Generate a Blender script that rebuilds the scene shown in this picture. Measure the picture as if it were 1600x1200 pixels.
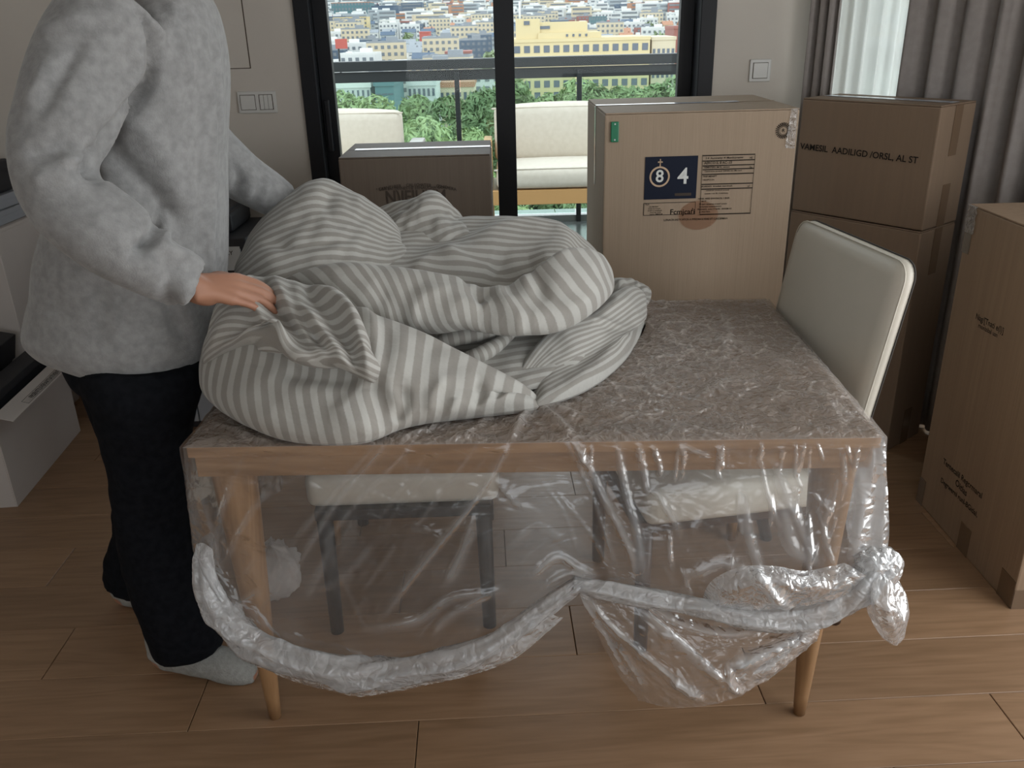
import bpy, bmesh, math, random
import numpy as np
from mathutils import Vector, Matrix
for o in list(bpy.data.objects): bpy.data.objects.remove(o, do_unlink=True)
random.seed(7); RNG = np.random.default_rng(7)
S = bpy.context.scene; COL = S.collection
# ------------------------------------------------------------------ camera, world, light, exposure
CAM_H = 1.5; F_PX = 1350.0; PITCH = math.radians(22.9); ROLL = math.radians(1.5)
cam_d = bpy.data.cameras.new('camera'); cam = bpy.data.objects.new('camera', cam_d); COL.objects.link(cam)
FWD = np.array([0, math.cos(PITCH), -math.sin(PITCH)]); r0 = np.array([1., 0, 0]); u0 = np.cross(r0, FWD)
RT = math.cos(ROLL)*r0 - math.sin(ROLL)*u0; UP = math.sin(ROLL)*r0 + math.cos(ROLL)*u0
EYE = np.array([0, 0, CAM_H])
m = Matrix(((RT[0], UP[0], -FWD[0], 0), (RT[1], UP[1], -FWD[1], 0), (RT[2], UP[2], -FWD[2], CAM_H), (0, 0, 0, 1)))
cam.matrix_world = m
cam_d.sensor_fit = 'HORIZONTAL'; cam_d.sensor_width = 36; cam_d.lens = 36*F_PX/1600; cam_d.clip_start = .05; cam_d.clip_end = 6000
S.camera = cam
S.view_settings.view_transform = 'Standard'; S.view_settings.look = 'None'; S.view_settings.gamma = 1
S.view_settings.use_curve_mapping = False; S.view_settings.exposure = 0.0
S.cycles.max_bounces = 8; S.cycles.transparent_max_bounces = 24; S.cycles.diffuse_bounces = 4
S.cycles.sample_clamp_indirect = 6; S.cycles.caustics_reflective = False; S.cycles.caustics_refractive = False
W = bpy.data.worlds.new('sky'); S.world = W; W.use_nodes = True
nt = W.node_tree; nt.nodes.clear()
wo = nt.nodes.new('ShaderNodeOutputWorld'); bg = nt.nodes.new('ShaderNodeBackground'); tc = nt.nodes.new('ShaderNodeTexCoord')
sx = nt.nodes.new('ShaderNodeSeparateXYZ'); cr = nt.nodes.new('ShaderNodeValToRGB')
cr.color_ramp.elements[0].position = 0.0; cr.color_ramp.elements[0].color = (.93, .95, .97, 1)
cr.color_ramp.elements[1].position = 0.6; cr.color_ramp.elements[1].color = (.84, .92, 1.0, 1)
nt.links.new(tc.outputs['Generated'], sx.inputs[0]); nt.links.new(sx.outputs['Z'], cr.inputs[0])
nt.links.new(cr.outputs[0], bg.inputs[0]); nt.links.new(bg.outputs[0], wo.inputs[0]); bg.inputs[1].default_value = 2.5

def area(name, loc, target, sx_, sy_, power, color, portal=False):
    L = bpy.data.lights.new(name, 'AREA'); L.shape = 'RECTANGLE'; L.size = sx_; L.size_y = sy_; L.energy = power; L.color = color
    if portal: L.cycles.is_portal = True
    o = bpy.data.objects.new(name, L); COL.objects.link(o); o.location = loc
    o.rotation_euler = (Vector(target)-Vector(loc)).to_track_quat('-Z', 'Y').to_euler()
    return o
area('door_portal', (0.02, 3.66, 1.2), (0.02, 0, 1.2), 1.6, 2.4, 1, (1, 1, 1), True)
area('side_window_daylight', (2.09, .75, 1.35), (0, .9, 1.2), 2.2, 2.0, 25, (1, .985, .95))
area('rear_fill', (.3, -2.1, 1.6), (.3, 2, .9), 2.6, 1.5, 2.0, (1, .95, .88))  # fill lamp added behind the camera to brighten the room, no seen source

# ------------------------------------------------------------------ helpers
def ray(px, py): return FWD*F_PX + RT*(px-800) - UP*(py-600)
def P(px, py, Y):                        # point seen at a pixel, at distance Y into the room
    r = ray(px, py); return EYE + r*(Y/r[1])
def PZ(px, py, z):                       # same, at a height z
    r = ray(px, py); return EYE + r*((z-CAM_H)/r[2])
def proj(V):
    d = np.asarray(V, float) - EYE; z = d @ FWD
    return 800+F_PX*(d @ RT)/z, 600-F_PX*(d @ UP)/z

ROOTPOS = {}
def prop(o, label=None, cat=None, group=None, kind=None):
    for k, v in (('label', label), ('category', cat), ('group', group), ('kind', kind)):
        if v: o[k] = v
    return o
def thing(name, label, cat, loc=(0, 0, 0), group=None):
    o = bpy.data.objects.new(name, None); COL.objects.link(o); o.location = loc; o.empty_display_size = .05
    ROOTPOS[o.name] = np.array(loc, float)
    return prop(o, label, cat, group)
def wpos(o):
    return ROOTPOS.get(o.name, np.zeros(3)) if o is not None else np.zeros(3)
def mesh_obj(name, V, Fs, mat, parent=None, smooth=False, origin=None, attrs=None):
    V = np.asarray(V, float)
    base = wpos(parent); org = np.array(origin, float) if origin is not None else (base if parent is not None else np.zeros(3))
    me = bpy.data.meshes.new(name)
    me.from_pydata((V-org).tolist(), [], [tuple(int(i) for i in f) for f in Fs]); me.update()
    for mt in (mat if isinstance(mat, (list, tuple)) else [mat]): me.materials.append(mt)
    if smooth: me.polygons.foreach_set('use_smooth', [True]*len(me.polygons))
    if attrs:
        for k, a in attrs.items():
            at = me.attributes.new(k, 'FLOAT', 'POINT'); at.data.foreach_set('value', np.asarray(a, float).ravel())
    o = bpy.data.objects.new(name, me); COL.objects.link(o)
    if parent is not None: o.parent = parent
    o.location = org-base; ROOTPOS[o.name] = org
    return o
def bm_obj(name, bm, mat, parent=None, smooth=False):
    bm.normal_update()
    V = [v.co[:] for v in bm.verts]; bm.verts.index_update(); Fs = [[v.index for v in f.verts] for f in bm.faces]
    mi = [f.material_index for f in bm.faces]
    o = mesh_obj(name, V, Fs, mat, parent, smooth); o.data.polygons.foreach_set('material_index', mi); bm.free(); return o
def bm_box(bm, c, s, bev=0, rot=None, mi=0, seg=2):
    """box centred at c, size s, optional bevel and rotation matrix"""
    t = bmesh.new(); bmesh.ops.create_cube(t, size=1); bmesh.ops.scale(t, vec=s, verts=t.verts)
    if bev: bmesh.ops.bevel(t, geom=list(t.edges), offset=bev, segments=seg, affect='EDGES', profile=.6)
    if rot is not None: bmesh.ops.transform(t, matrix=rot, verts=t.verts)
    bmesh.ops.translate(t, vec=c, verts=t.verts)
    mp = {v: bm.verts.new(v.co) for v in t.verts}
    for f in t.faces:
        nf = bm.faces.new([mp[v] for v in f.verts]); nf.material_index = mi
    t.free(); return bm
def box(name, c, s, mat, parent=None, bev=0, rot=None, smooth=False, seg=2):
    return bm_obj(name, bm_box(bmesh.new(), c, s, bev, rot, seg=seg), mat, parent, smooth)
def box2(name, a, b, mat, parent=None, bev=0):
    a = np.array(a, float); b = np.array(b, float)
    return box(name, (a+b)/2, np.abs(b-a), mat, parent, bev)
def RZ(a): return Matrix.Rotation(a, 4, 'Z')
def catmull(P_, n):
    P_ = np.asarray(P_, float); k = len(P_)
    if k == 1: return np.repeat(P_, n, 0)
    t = np.linspace(0, k-1-1e-9, n); i = t.astype(int); f = (t-i)[:, None]
    sh = (len(t),)+(1,)*(P_.ndim-1); f = (t-i).reshape(sh)
    g = lambda j: P_[np.clip(j, 0, k-1)]
    p0, p1, p2, p3 = g(i-1), g(i), g(i+1), g(i+2)
    p0 = np.where((i-1 < 0).reshape(sh), 2*p1-p2, p0); p3 = np.where((i+2 > k-1).reshape(sh), 2*p2-p1, p3)
    return .5*((2*p1)+(-p0+p2)*f+(2*p0-5*p1+4*p2-p3)*f*f+(-p0+3*p1-3*p2+p3)*f**3)
def tube_geo(path, rad, seg=16, caps=True, squash=1.0):
    path = np.asarray(path, float); rad = np.asarray(rad, float); n = len(path)
    T = np.gradient(path, axis=0); T /= np.linalg.norm(T, axis=1)[:, None]+1e-9
    ref = np.array([0, 0, 1.]) if abs(T[0][2]) < .9 else np.array([0, 1., 0])
    V = []; a = np.linspace(0, 2*math.pi, seg, endpoint=False)
    nrm = np.cross(T[0], ref); nrm /= np.linalg.norm(nrm)
    for k in range(n):
        nrm = nrm - T[k]*(nrm @ T[k]); nrm /= np.linalg.norm(nrm)+1e-9; bn = np.cross(T[k], nrm)
        V.append(path[k]+rad[k]*(np.cos(a)[:, None]*nrm+squash*np.sin(a)[:, None]*bn))
    V = np.concatenate(V); Fs = []
    for k in range(n-1):
        for j in range(seg):
            j2 = (j+1) % seg; Fs.append((k*seg+j, k*seg+j2, (k+1)*seg+j2, (k+1)*seg+j))
    if caps: Fs += [tuple(range(seg-1, -1, -1)), tuple((n-1)*seg+j for j in range(seg))]
    return V, Fs
def tube(name, path, rad, mat, parent=None, seg=14, n=None, smooth=True):
    path = np.asarray(path, float); rad = np.full(len(path), rad) if np.isscalar(rad) else np.asarray(rad, float)
    if n: path = catmull(path, n); rad = catmull(rad[:, None], n)[:, 0]
    V, Fs = tube_geo(path, rad, seg); return mesh_obj(name, V, Fs, mat, parent, smooth)
def grid_faces(nu, nv, off=0):
    i, j = np.meshgrid(np.arange(nv-1), np.arange(nu-1), indexing='ij'); a = (i*nu+j+off).ravel()
    return np.stack([a, a+1, a+nu+1, a+nu], 1).tolist()
def hash2(i, j, s):
    x = np.sin(i*127.1+j*311.7+s*74.7)*43758.5453; return x-np.floor(x)
def worley(x, y, s=0):
    xi, yi = np.floor(x), np.floor(y); f1 = np.full(x.shape, 9.); f2 = np.full(x.shape, 9.)
    for a in (-1, 0, 1):
        for b in (-1, 0, 1):
            cx, cy = xi+a, yi+b; dx = cx+hash2(cx, cy, s)-x; dy = cy+hash2(cx, cy, s+5)-y; d = np.sqrt(dx*dx+dy*dy)
            f2 = np.where(d < f1, f1, np.minimum(f2, d)); f1 = np.minimum(f1, d)
    return f1, f2
def vnoise(x, y, s=0):
    xi, yi = np.floor(x), np.floor(y); fx, fy = x-xi, y-yi; fx = fx*fx*(3-2*fx); fy = fy*fy*(3-2*fy)
    g = lambda a, b: hash2(xi+a, yi+b, s)
    return (g(0, 0)*(1-fx)+g(1, 0)*fx)*(1-fy)+(g(0, 1)*(1-fx)+g(1, 1)*fx)*fy-.5
def crumple(x, y, s=0):
    wx = x+.9*vnoise(x*1.3, y*1.3, s+1); wy = y+.9*vnoise(x*1.3+7, y*1.3, s+2); h = 0
    for k, (f, a) in enumerate(((1, 1.), (2.3, .5), (4.7, .28))):
        f1, f2 = worley(wx*f, wy*f, s+k*3); h = h+a*f1
    return h-.9
def fold_height(px, py, folds):
    """height from creases given as (polyline, amplitude, width on the left side, width on the right side)"""
    H = np.zeros_like(px)
    for pl, amp, wl, wr in folds:
        pl = np.asarray(catmull(pl, 14)); best = np.full(px.shape, 1e9); sd = np.zeros_like(px); tt = np.zeros_like(px); n = len(pl)-1
        for k in range(n):
            a, b = pl[k], pl[k+1]; d = b-a; L2 = d @ d+1e-9
            t = np.clip(((px-a[0])*d[0]+(py-a[1])*d[1])/L2, 0, 1); qx = px-(a[0]+t*d[0]); qy = py-(a[1]+t*d[1]); dist = np.hypot(qx, qy)
            s = np.sign(d[0]*qy-d[1]*qx); w = dist < best; best = np.where(w, dist, best); sd = np.where(w, s, sd); tt = np.where(w, (k+t)/n, tt)
        wd = np.where(sd < 0, wl, wr)
        H += amp*np.exp(-(best/wd)**2)*np.clip(4*tt+.25, 0, 1)*np.clip(4*(1-tt)+.25, 0, 1)
    return H
def sculpt(V, N, folds):
    px, py = proj(V); face = np.clip(((EYE-V)*N).sum(1)/np.linalg.norm(EYE-V, axis=1)*3, 0, 1)
    return V+N*(fold_height(px, py, folds)*face)[:, None]

# ------------------------------------------------------------------ materials
def mat(name, color=(.5, .5, .5), rough=.5, metal=0, spec=.5, sheen=0, coat=0):
    M = bpy.data.materials.new(name); M.use_nodes = True; b = M.node_tree.nodes['Principled BSDF']
    b.inputs['Base Color'].default_value = (*color, 1); b.inputs['Roughness'].default_value = rough; b.inputs['Metallic'].default_value = metal
    b.inputs['Specular IOR Level'].default_value = spec; b.inputs['Sheen Weight'].default_value = sheen; b.inputs['Coat Weight'].default_value = coat
    return M
def N_(M, t, **kw):
    n = M.node_tree.nodes.new(t)
    for k, v in kw.items(): setattr(n, k, v)
    return n
def LK(M, a, b): M.node_tree.links.new(a, b)
def ramp(M, stops):
    r = N_(M, 'ShaderNodeValToRGB'); e = r.color_ramp.elements
    while len(e) < len(stops): e.new(.5)
    for k, (p, c) in enumerate(stops): e[k].position = p; e[k].color = (*c, 1) if len(c) == 3 else c
    return r
def noisy(name, c1, c2, scale=8, rough=.6, bump=0, bscale=None, stretch=(1, 1, 1), detail=4, lo=.35, hi=.65, **kw):
    M = mat(name, c1, rough, **kw); b = M.node_tree.nodes['Principled BSDF']
    tc = N_(M, 'ShaderNodeTexCoord'); mp = N_(M, 'ShaderNodeMapping'); mp.inputs['Scale'].default_value = stretch
    n = N_(M, 'ShaderNodeTexNoise'); n.inputs['Scale'].default_value = scale; n.inputs['Detail'].default_value = detail
    LK(M, tc.outputs['Object'], mp.inputs[0]); LK(M, mp.outputs[0], n.inputs['Vector'])
    r = ramp(M, [(lo, c1), (hi, c2)]); LK(M, n.outputs['Fac'], r.inputs[0]); LK(M, r.outputs[0], b.inputs['Base Color'])
    if bump:
        n2 = N_(M, 'ShaderNodeTexNoise'); n2.inputs['Scale'].default_value = bscale or scale*4; n2.inputs['Detail'].default_value = 5
        LK(M, mp.outputs[0], n2.inputs['Vector']); bp = N_(M, 'ShaderNodeBump'); bp.inputs['Strength'].default_value = bump; bp.inputs['Distance'].default_value = .01
        LK(M, n2.outputs['Fac'], bp.inputs['Height']); LK(M, bp.outputs[0], b.inputs['Normal'])
    return M
def wood(name, dark, mid, light, sc=1.0, rough=.42, per_object=True, axis=0):
    M = mat(name, mid, rough); b = M.node_tree.nodes['Principled BSDF']
    tc = N_(M, 'ShaderNodeTexCoord'); oi = N_(M, 'ShaderNodeObjectInfo'); ad = N_(M, 'ShaderNodeVectorMath', operation='ADD')
    mul = N_(M, 'ShaderNodeMath', operation='MULTIPLY'); mul.inputs[1].default_value = 37
    LK(M, oi.outputs['Random'], mul.inputs[0]); LK(M, tc.outputs['Object'], ad.inputs[0])
    if per_object: LK(M, mul.outputs[0], ad.inputs[1])
    mp = N_(M, 'ShaderNodeMapping'); mp.inputs['Scale'].default_value = (.9*sc, 9*sc, 9*sc) if axis == 0 else (9*sc, 9*sc, .9*sc); LK(M, ad.outputs[0], mp.inputs[0])
    n1 = N_(M, 'ShaderNodeTexNoise'); n1.inputs['Scale'].default_value = 1.0; n1.inputs['Detail'].default_value = 2; n1.inputs['Distortion'].default_value = .6
    LK(M, mp.outputs[0], n1.inputs['Vector'])
    m1 = N_(M, 'ShaderNodeMath', operation='MULTIPLY'); m1.inputs[1].default_value = 9; LK(M, n1.outputs['Fac'], m1.inputs[0])
    fr = N_(M, 'ShaderNodeMath', operation='PINGPONG'); fr.inputs[1].default_value = .5; LK(M, m1.outputs[0], fr.inputs[0])
    n2 = N_(M, 'ShaderNodeTexNoise'); n2.inputs['Scale'].default_value = 6; n2.inputs['Detail'].default_value = 6; LK(M, mp.outputs[0], n2.inputs['Vector'])
    mx = N_(M, 'ShaderNodeMath', operation='MULTIPLY_ADD'); mx.inputs[1].default_value = .45; LK(M, fr.outputs[0], mx.inputs[0]); LK(M, n2.outputs['Fac'], mx.inputs[2])
    r = ramp(M, [(.38, dark), (.62, mid), (.9, light)]); LK(M, mx.outputs[0], r.inputs[0])
    hv = N_(M, 'ShaderNodeHueSaturation'); mr = N_(M, 'ShaderNodeMapRange'); mr.inputs['To Min'].default_value = .86; mr.inputs['To Max'].default_value = 1.13
    LK(M, oi.outputs['Random'], mr.inputs[0]); LK(M, mr.outputs[0], hv.inputs['Value']); LK(M, r.outputs[0], hv.inputs['Color'])
    LK(M, hv.outputs[0], b.inputs['Base Color'])
    bp = N_(M, 'ShaderNodeBump'); bp.inputs['Strength'].default_value = .08; bp.inputs['Distance'].default_value = .004
    LK(M, n2.outputs['Fac'], bp.inputs['Height']); LK(M, bp.outputs[0], b.inputs['Normal'])
    return M
M_floor = wood('oak_floor', (.245, .146, .080), (.290, .174, .098), (.330, .202, .117), rough=.38)
M_gap = mat('floor_gap', (.06, .035, .02), .9)
M_oak = wood('table_oak', (.22, .12, .055), (.30, .17, .082), (.38, .23, .12), rough=.4)
M_oakleg = wood('leg_oak', (.22, .12, .055), (.29, .165, .078), (.34, .20, .10), sc=1.0, rough=.4, axis=2)
M_wall = noisy('wall_paint', (.50, .465, .42), (.53, .495, .445), 3, .85, bump=.05, bscale=180)
M_ceil = mat('ceiling_paint', (.5, .49, .47), .9)
M_black = mat('black_aluminium', (.010, .011, .014), .45, spec=.25)
M_dark = mat('balcony_rail_metal', (.024, .028, .030), .45, spec=.3)
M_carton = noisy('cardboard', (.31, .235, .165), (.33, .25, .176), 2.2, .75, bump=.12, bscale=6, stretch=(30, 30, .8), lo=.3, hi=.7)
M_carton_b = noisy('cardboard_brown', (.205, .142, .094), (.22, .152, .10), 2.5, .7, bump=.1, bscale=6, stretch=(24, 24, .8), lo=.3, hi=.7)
M_carton_shaded = noisy('cardboard_shaded', (.118, .090, .068), (.13, .10, .075), 2.5, .7, bump=.1, bscale=6, stretch=(24, 24, .8), lo=.3, hi=.7)  # darker copy of the brown cardboard, backlit shade put into its colour
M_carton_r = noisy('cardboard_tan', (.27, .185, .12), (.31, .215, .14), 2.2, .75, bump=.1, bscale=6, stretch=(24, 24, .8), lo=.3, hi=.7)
M_edge = mat('cardboard_edge', (.06, .042, .028), .9)
M_tape = mat('brown_tape', (.16, .105, .065), .22, spec=.6)
M_tape_c = mat('clear_tape', (.55, .60, .68), .12, spec=.8)
M_whitecard = noisy('white_card', (.50, .46, .43), (.54, .50, .47), 3, .7)
M_greycard = mat('grey_card', (.30, .32, .35), .5)
M_blackcard = mat('black_card', (.012, .013, .017), .55)
M_label = mat('pale_label', (.42, .43, .43), .6)
M_navy = mat('navy_print', (.008, .012, .026), .7, spec=.2)
M_ink = mat('black_ink', (.014, .011, .009), .8, spec=.2)
M_inkf = mat('faint_ink', (.05, .036, .026), .8)
M_white = mat('white_print', (.62, .64, .62), .6)
M_gold = mat('gold_print', (.50, .36, .24), .6)
M_red = mat('red_sticker', (.22, .085, .06), .6)
M_green = mat('green_plastic', (.0, .16, .07), .35)
M_leather = noisy('cream_leather', (.60, .57, .49), (.64, .60, .52), 5, .45, bump=.05, bscale=300)
M_seam = mat('dark_seam', (.05, .045, .04), .8)
M_legdark = mat('dark_walnut', (.055, .028, .016), .4)
M_legblack = mat('black_leg', (.02, .02, .02), .45)
M_plate = mat('switch_plastic', (.55, .55, .53), .35)
M_skin = noisy('skin', (.34, .16, .10), (.38, .19, .12), 12, .55)
M_trouser = noisy('black_trousers', (.006, .007, .009), (.010, .011, .014), 60, .95, bump=.1, spec=.08)
M_sock = noisy('grey_sock', (.27, .27, .25), (.33, .33, .31), 90, .95, bump=.4, bscale=250)
M_hair = noisy('dark_hair', (.02, .014, .01), (.04, .028, .02), 60, .6, stretch=(1, 1, .2))
def sweater_mat():
    M = noisy('grey_marl_wool', (.225, .228, .228), (.30, .303, .303), 55, .95, bump=.16, bscale=320, detail=8, sheen=.25); return M
M_sweater = sweater_mat()
M_curtain = noisy('taupe_curtain', (.26, .235, .225), (.29, .265, .25), 40, .85, bump=.08, bscale=200)
M_cushion = noisy('outdoor_cushion', (.60, .54, .45), (.64, .58, .49), 30, .9, bump=.15, bscale=200)
M_teak = mat('sofa_teak', (.52, .29, .11), .5)
M_tile = noisy('balcony_tile', (.20, .225, .22), (.25, .27, .265), 4, .25)
def sheer():
    M = bpy.data.materials.new('sheer_voile'); M.use_nodes = True; t = M.node_tree; t.nodes.clear()
    o = N_(M, 'ShaderNodeOutputMaterial'); tr = N_(M, 'ShaderNodeBsdfTransparent'); tl = N_(M, 'ShaderNodeBsdfTranslucent'); df = N_(M, 'ShaderNodeBsdfDiffuse')
    tl.inputs[0].default_value = (.93, .93, .9, 1); df.inputs[0].default_value = (.8, .8, .78, 1)
    a = N_(M, 'ShaderNodeMixShader'); a.inputs[0].default_value = .12; b = N_(M, 'ShaderNodeMixShader'); b.inputs[0].default_value = .75
    LK(M, tl.outputs[0], a.inputs[1]); LK(M, df.outputs[0], a.inputs[2]); LK(M, tr.outputs[0], b.inputs[1]); LK(M, a.outputs[0], b.inputs[2]); LK(M, b.outputs[0], o.inputs[0])
    return M
M_sheer = sheer()
def glass(name, tint=(1, 1, 1), refl=1.0):
    M = bpy.data.materials.new(name); M.use_nodes = True; t = M.node_tree; t.nodes.clear()
    o = N_(M, 'ShaderNodeOutputMaterial'); tr = N_(M, 'ShaderNodeBsdfTransparent'); gl = N_(M, 'ShaderNodeBsdfGlossy'); fr = N_(M, 'ShaderNodeFresnel')
    tr.inputs[0].default_value = (*tint, 1); gl.inputs['Roughness'].default_value = .02; fr.inputs[0].default_value = 1.45
    mm = N_(M, 'ShaderNodeMath', operation='MULTIPLY'); mm.inputs[1].default_value = refl; x = N_(M, 'ShaderNodeMixShader')
    LK(M, fr.outputs[0], mm.inputs[0]); LK(M, mm.outputs[0], x.inputs[0]); LK(M, tr.outputs[0], x.inputs[1]); LK(M, gl.outputs[0], x.inputs[2]); LK(M, x.outputs[0], o.inputs[0])
    return M
M_glass = glass('door_glass', (.96, .985, .975), .3); M_rail_glass = glass('rail_glass', (.80, .90, .86), 1.2)
def film(name, base=.10, crease=.45, face=.5, scale=14, bump=.6, tint=(.80, .82, .84), rough=.16, gls=.35):
    """clear polythene: mostly see-through, whitened where it creases or is seen edge-on, glossy all over"""
    M = bpy.data.materials.new(name); M.use_nodes = True; t = M.node_tree; t.nodes.clear()
    o = N_(M, 'ShaderNodeOutputMaterial'); tr = N_(M, 'ShaderNodeBsdfTransparent'); gl = N_(M, 'ShaderNodeBsdfGlossy'); tl = N_(M, 'ShaderNodeBsdfTranslucent'); df = N_(M, 'ShaderNodeBsdfDiffuse')
    tr.inputs[0].default_value = (.97, .97, .97, 1); gl.inputs['Roughness'].default_value = rough; tl.inputs[0].default_value = (*tint, 1); df.inputs[0].default_value = (*tint, 1)
    tc = N_(M, 'ShaderNodeTexCoord'); nz = N_(M, 'ShaderNodeTexNoise'); nz.inputs['Scale'].default_value = scale*.5; nz.inputs['Detail'].default_value = 3
    vm = N_(M, 'ShaderNodeVectorMath', operation='MULTIPLY_ADD'); vm.inputs[1].default_value = (.12, .12, .12)
    LK(M, tc.outputs['Object'], nz.inputs['Vector']); LK(M, nz.outputs['Color'], vm.inputs[0]); LK(M, tc.outputs['Object'], vm.inputs[2])
    v1 = N_(M, 'ShaderNodeTexVoronoi', feature='DISTANCE_TO_EDGE'); v1.inputs['Scale'].default_value = scale; LK(M, vm.outputs[0], v1.inputs['Vector'])
    v2 = N_(M, 'ShaderNodeTexVoronoi', feature='F1'); v2.inputs['Scale'].default_value = scale*2.1; LK(M, vm.outputs[0], v2.inputs['Vector'])
    v3 = N_(M, 'ShaderNodeTexVoronoi', feature='DISTANCE_TO_EDGE'); v3.inputs['Scale'].default_value = scale*3.2; LK(M, vm.outputs[0], v3.inputs['Vector'])
    mr = N_(M, 'ShaderNodeMapRange'); mr.inputs['From Max'].default_value = .05; mr.inputs['To Min'].default_value = 1; mr.inputs['To Max'].default_value = 0; LK(M, v1.outputs['Distance'], mr.inputs[0])
    nb = N_(M, 'ShaderNodeTexNoise'); nb.inputs['Scale'].default_value = scale*.35; LK(M, tc.outputs['Object'], nb.inputs['Vector'])
    pt = N_(M, 'ShaderNodeMapRange'); pt.inputs['From Min'].default_value = .42; pt.inputs['From Max'].default_value = .68; LK(M, nb.outputs['Fac'], pt.inputs[0])
    cm = N_(M, 'ShaderNodeMath', operation='MULTIPLY'); LK(M, mr.outputs[0], cm.inputs[0]); LK(M, pt.outputs[0], cm.inputs[1])
    at = N_(M, 'ShaderNodeAttribute'); at.attribute_name = 'white'
    lw = N_(M, 'ShaderNodeLayerWeight'); lw.inputs[0].default_value = .35
    f1 = N_(M, 'ShaderNodeMath', operation='MULTIPLY_ADD'); f1.inputs[1].default_value = crease; f1.inputs[2].default_value = base; LK(M, cm.outputs[0], f1.inputs[0])
    f2 = N_(M, 'ShaderNodeMath', operation='MULTIPLY_ADD'); f2.inputs[1].default_value = face; LK(M, lw.outputs['Facing'], f2.inputs[0]); LK(M, f1.outputs[0], f2.inputs[2])
    f3 = N_(M, 'ShaderNodeMath', operation='ADD', use_clamp=True); LK(M, f2.outputs[0], f3.inputs[0]); LK(M, at.outputs['Fac'], f3.inputs[1])
    h1 = N_(M, 'ShaderNodeMath', operation='MULTIPLY_ADD'); h1.inputs[1].default_value = .6; LK(M, v2.outputs['Distance'], h1.inputs[0]); LK(M, v1.outputs['Distance'], h1.inputs[2])
    h2 = N_(M, 'ShaderNodeMath', operation='MULTIPLY_ADD'); h2.inputs[1].default_value = .5; LK(M, v3.outputs['Distance'], h2.inputs[0]); LK(M, h1.outputs[0], h2.inputs[2])
    bp = N_(M, 'ShaderNodeBump'); bp.inputs['Strength'].default_value = bump; bp.inputs['Distance'].default_value = .02; LK(M, h2.outputs[0], bp.inputs['Height'])
    for s in (gl, df, tl): LK(M, bp.outputs[0], s.inputs['Normal'])
    wm = N_(M, 'ShaderNodeMixShader'); wm.inputs[0].default_value = .5; LK(M, tl.outputs[0], wm.inputs[1]); LK(M, df.outputs[0], wm.inputs[2])
    a = N_(M, 'ShaderNodeMixShader'); LK(M, f3.outputs[0], a.inputs[0]); LK(M, tr.outputs[0], a.inputs[1]); LK(M, wm.outputs[0], a.inputs[2])
    fr = N_(M, 'ShaderNodeFresnel'); fr.inputs[0].default_value = 1.5; LK(M, bp.outputs[0], fr.inputs['Normal'])
    fm = N_(M, 'ShaderNodeMath', operation='MULTIPLY_ADD', use_clamp=True); fm.inputs[1].default_value = 1.0; fm.inputs[2].default_value = gls*.12; fm.inputs[1].default_value = .62; LK(M, fr.outputs[0], fm.inputs[0])
    b = N_(M, 'ShaderNodeMixShader'); LK(M, fm.outputs[0], b.inputs[0]); LK(M, a.outputs[0], b.inputs[1]); LK(M, gl.outputs[0], b.inputs[2]); LK(M, b.outputs[0], o.inputs[0])
    return M
M_film_top = film('polythene_crumpled', .32, .26, .10, 26, .45, rough=.20, tint=(.90, .86, .82))
M_film = film('polythene', .045, .10, .40, 8, .22, rough=.18)
M_film_d = film('polythene_gathered', .36, .28, .40, 18, .4, rough=.25, tint=(.95, .96, .97))
def stripes():
    M = mat('striped_cotton', (.5, .5, .5), .9); b = M.node_tree.nodes['Principled BSDF']
    at = N_(M, 'ShaderNodeAttribute'); at.attribute_name = 'stripe'
    pp = N_(M, 'ShaderNodeMath', operation='PINGPONG'); pp.inputs[1].default_value = .5; LK(M, at.outputs['Fac'], pp.inputs[0])
    tc = N_(M, 'ShaderNodeTexCoord'); nz = N_(M, 'ShaderNodeTexNoise'); nz.inputs['Scale'].default_value = 400; nz.inputs['Detail'].default_value = 2; LK(M, tc.outputs['Object'], nz.inputs['Vector'])
    ad = N_(M, 'ShaderNodeMath', operation='MULTIPLY_ADD'); ad.inputs[1].default_value = .10; LK(M, nz.outputs['Fac'], ad.inputs[0]); LK(M, pp.outputs[0], ad.inputs[2])
    r = ramp(M, [(.28, (.30, .285, .258)), (.35, (.455, .45, .42))]); LK(M, ad.outputs[0], r.inputs[0]); LK(M, r.outputs[0], b.inputs['Base Color'])
    n3 = N_(M, 'ShaderNodeTexNoise'); n3.inputs['Scale'].default_value = 22; n3.inputs['Detail'].default_value = 3; LK(M, tc.outputs['Object'], n3.inputs['Vector'])
    bp = N_(M, 'ShaderNodeBump'); bp.inputs['Strength'].default_value = .35; bp.inputs['Distance'].default_value = .012
    LK(M, n3.outputs['Fac'], bp.inputs['Height']); LK(M, bp.outputs[0], b.inputs['Normal']); b.inputs['Sheen Weight'].default_value = .15
    return M
M_duvet = stripes()

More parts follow.
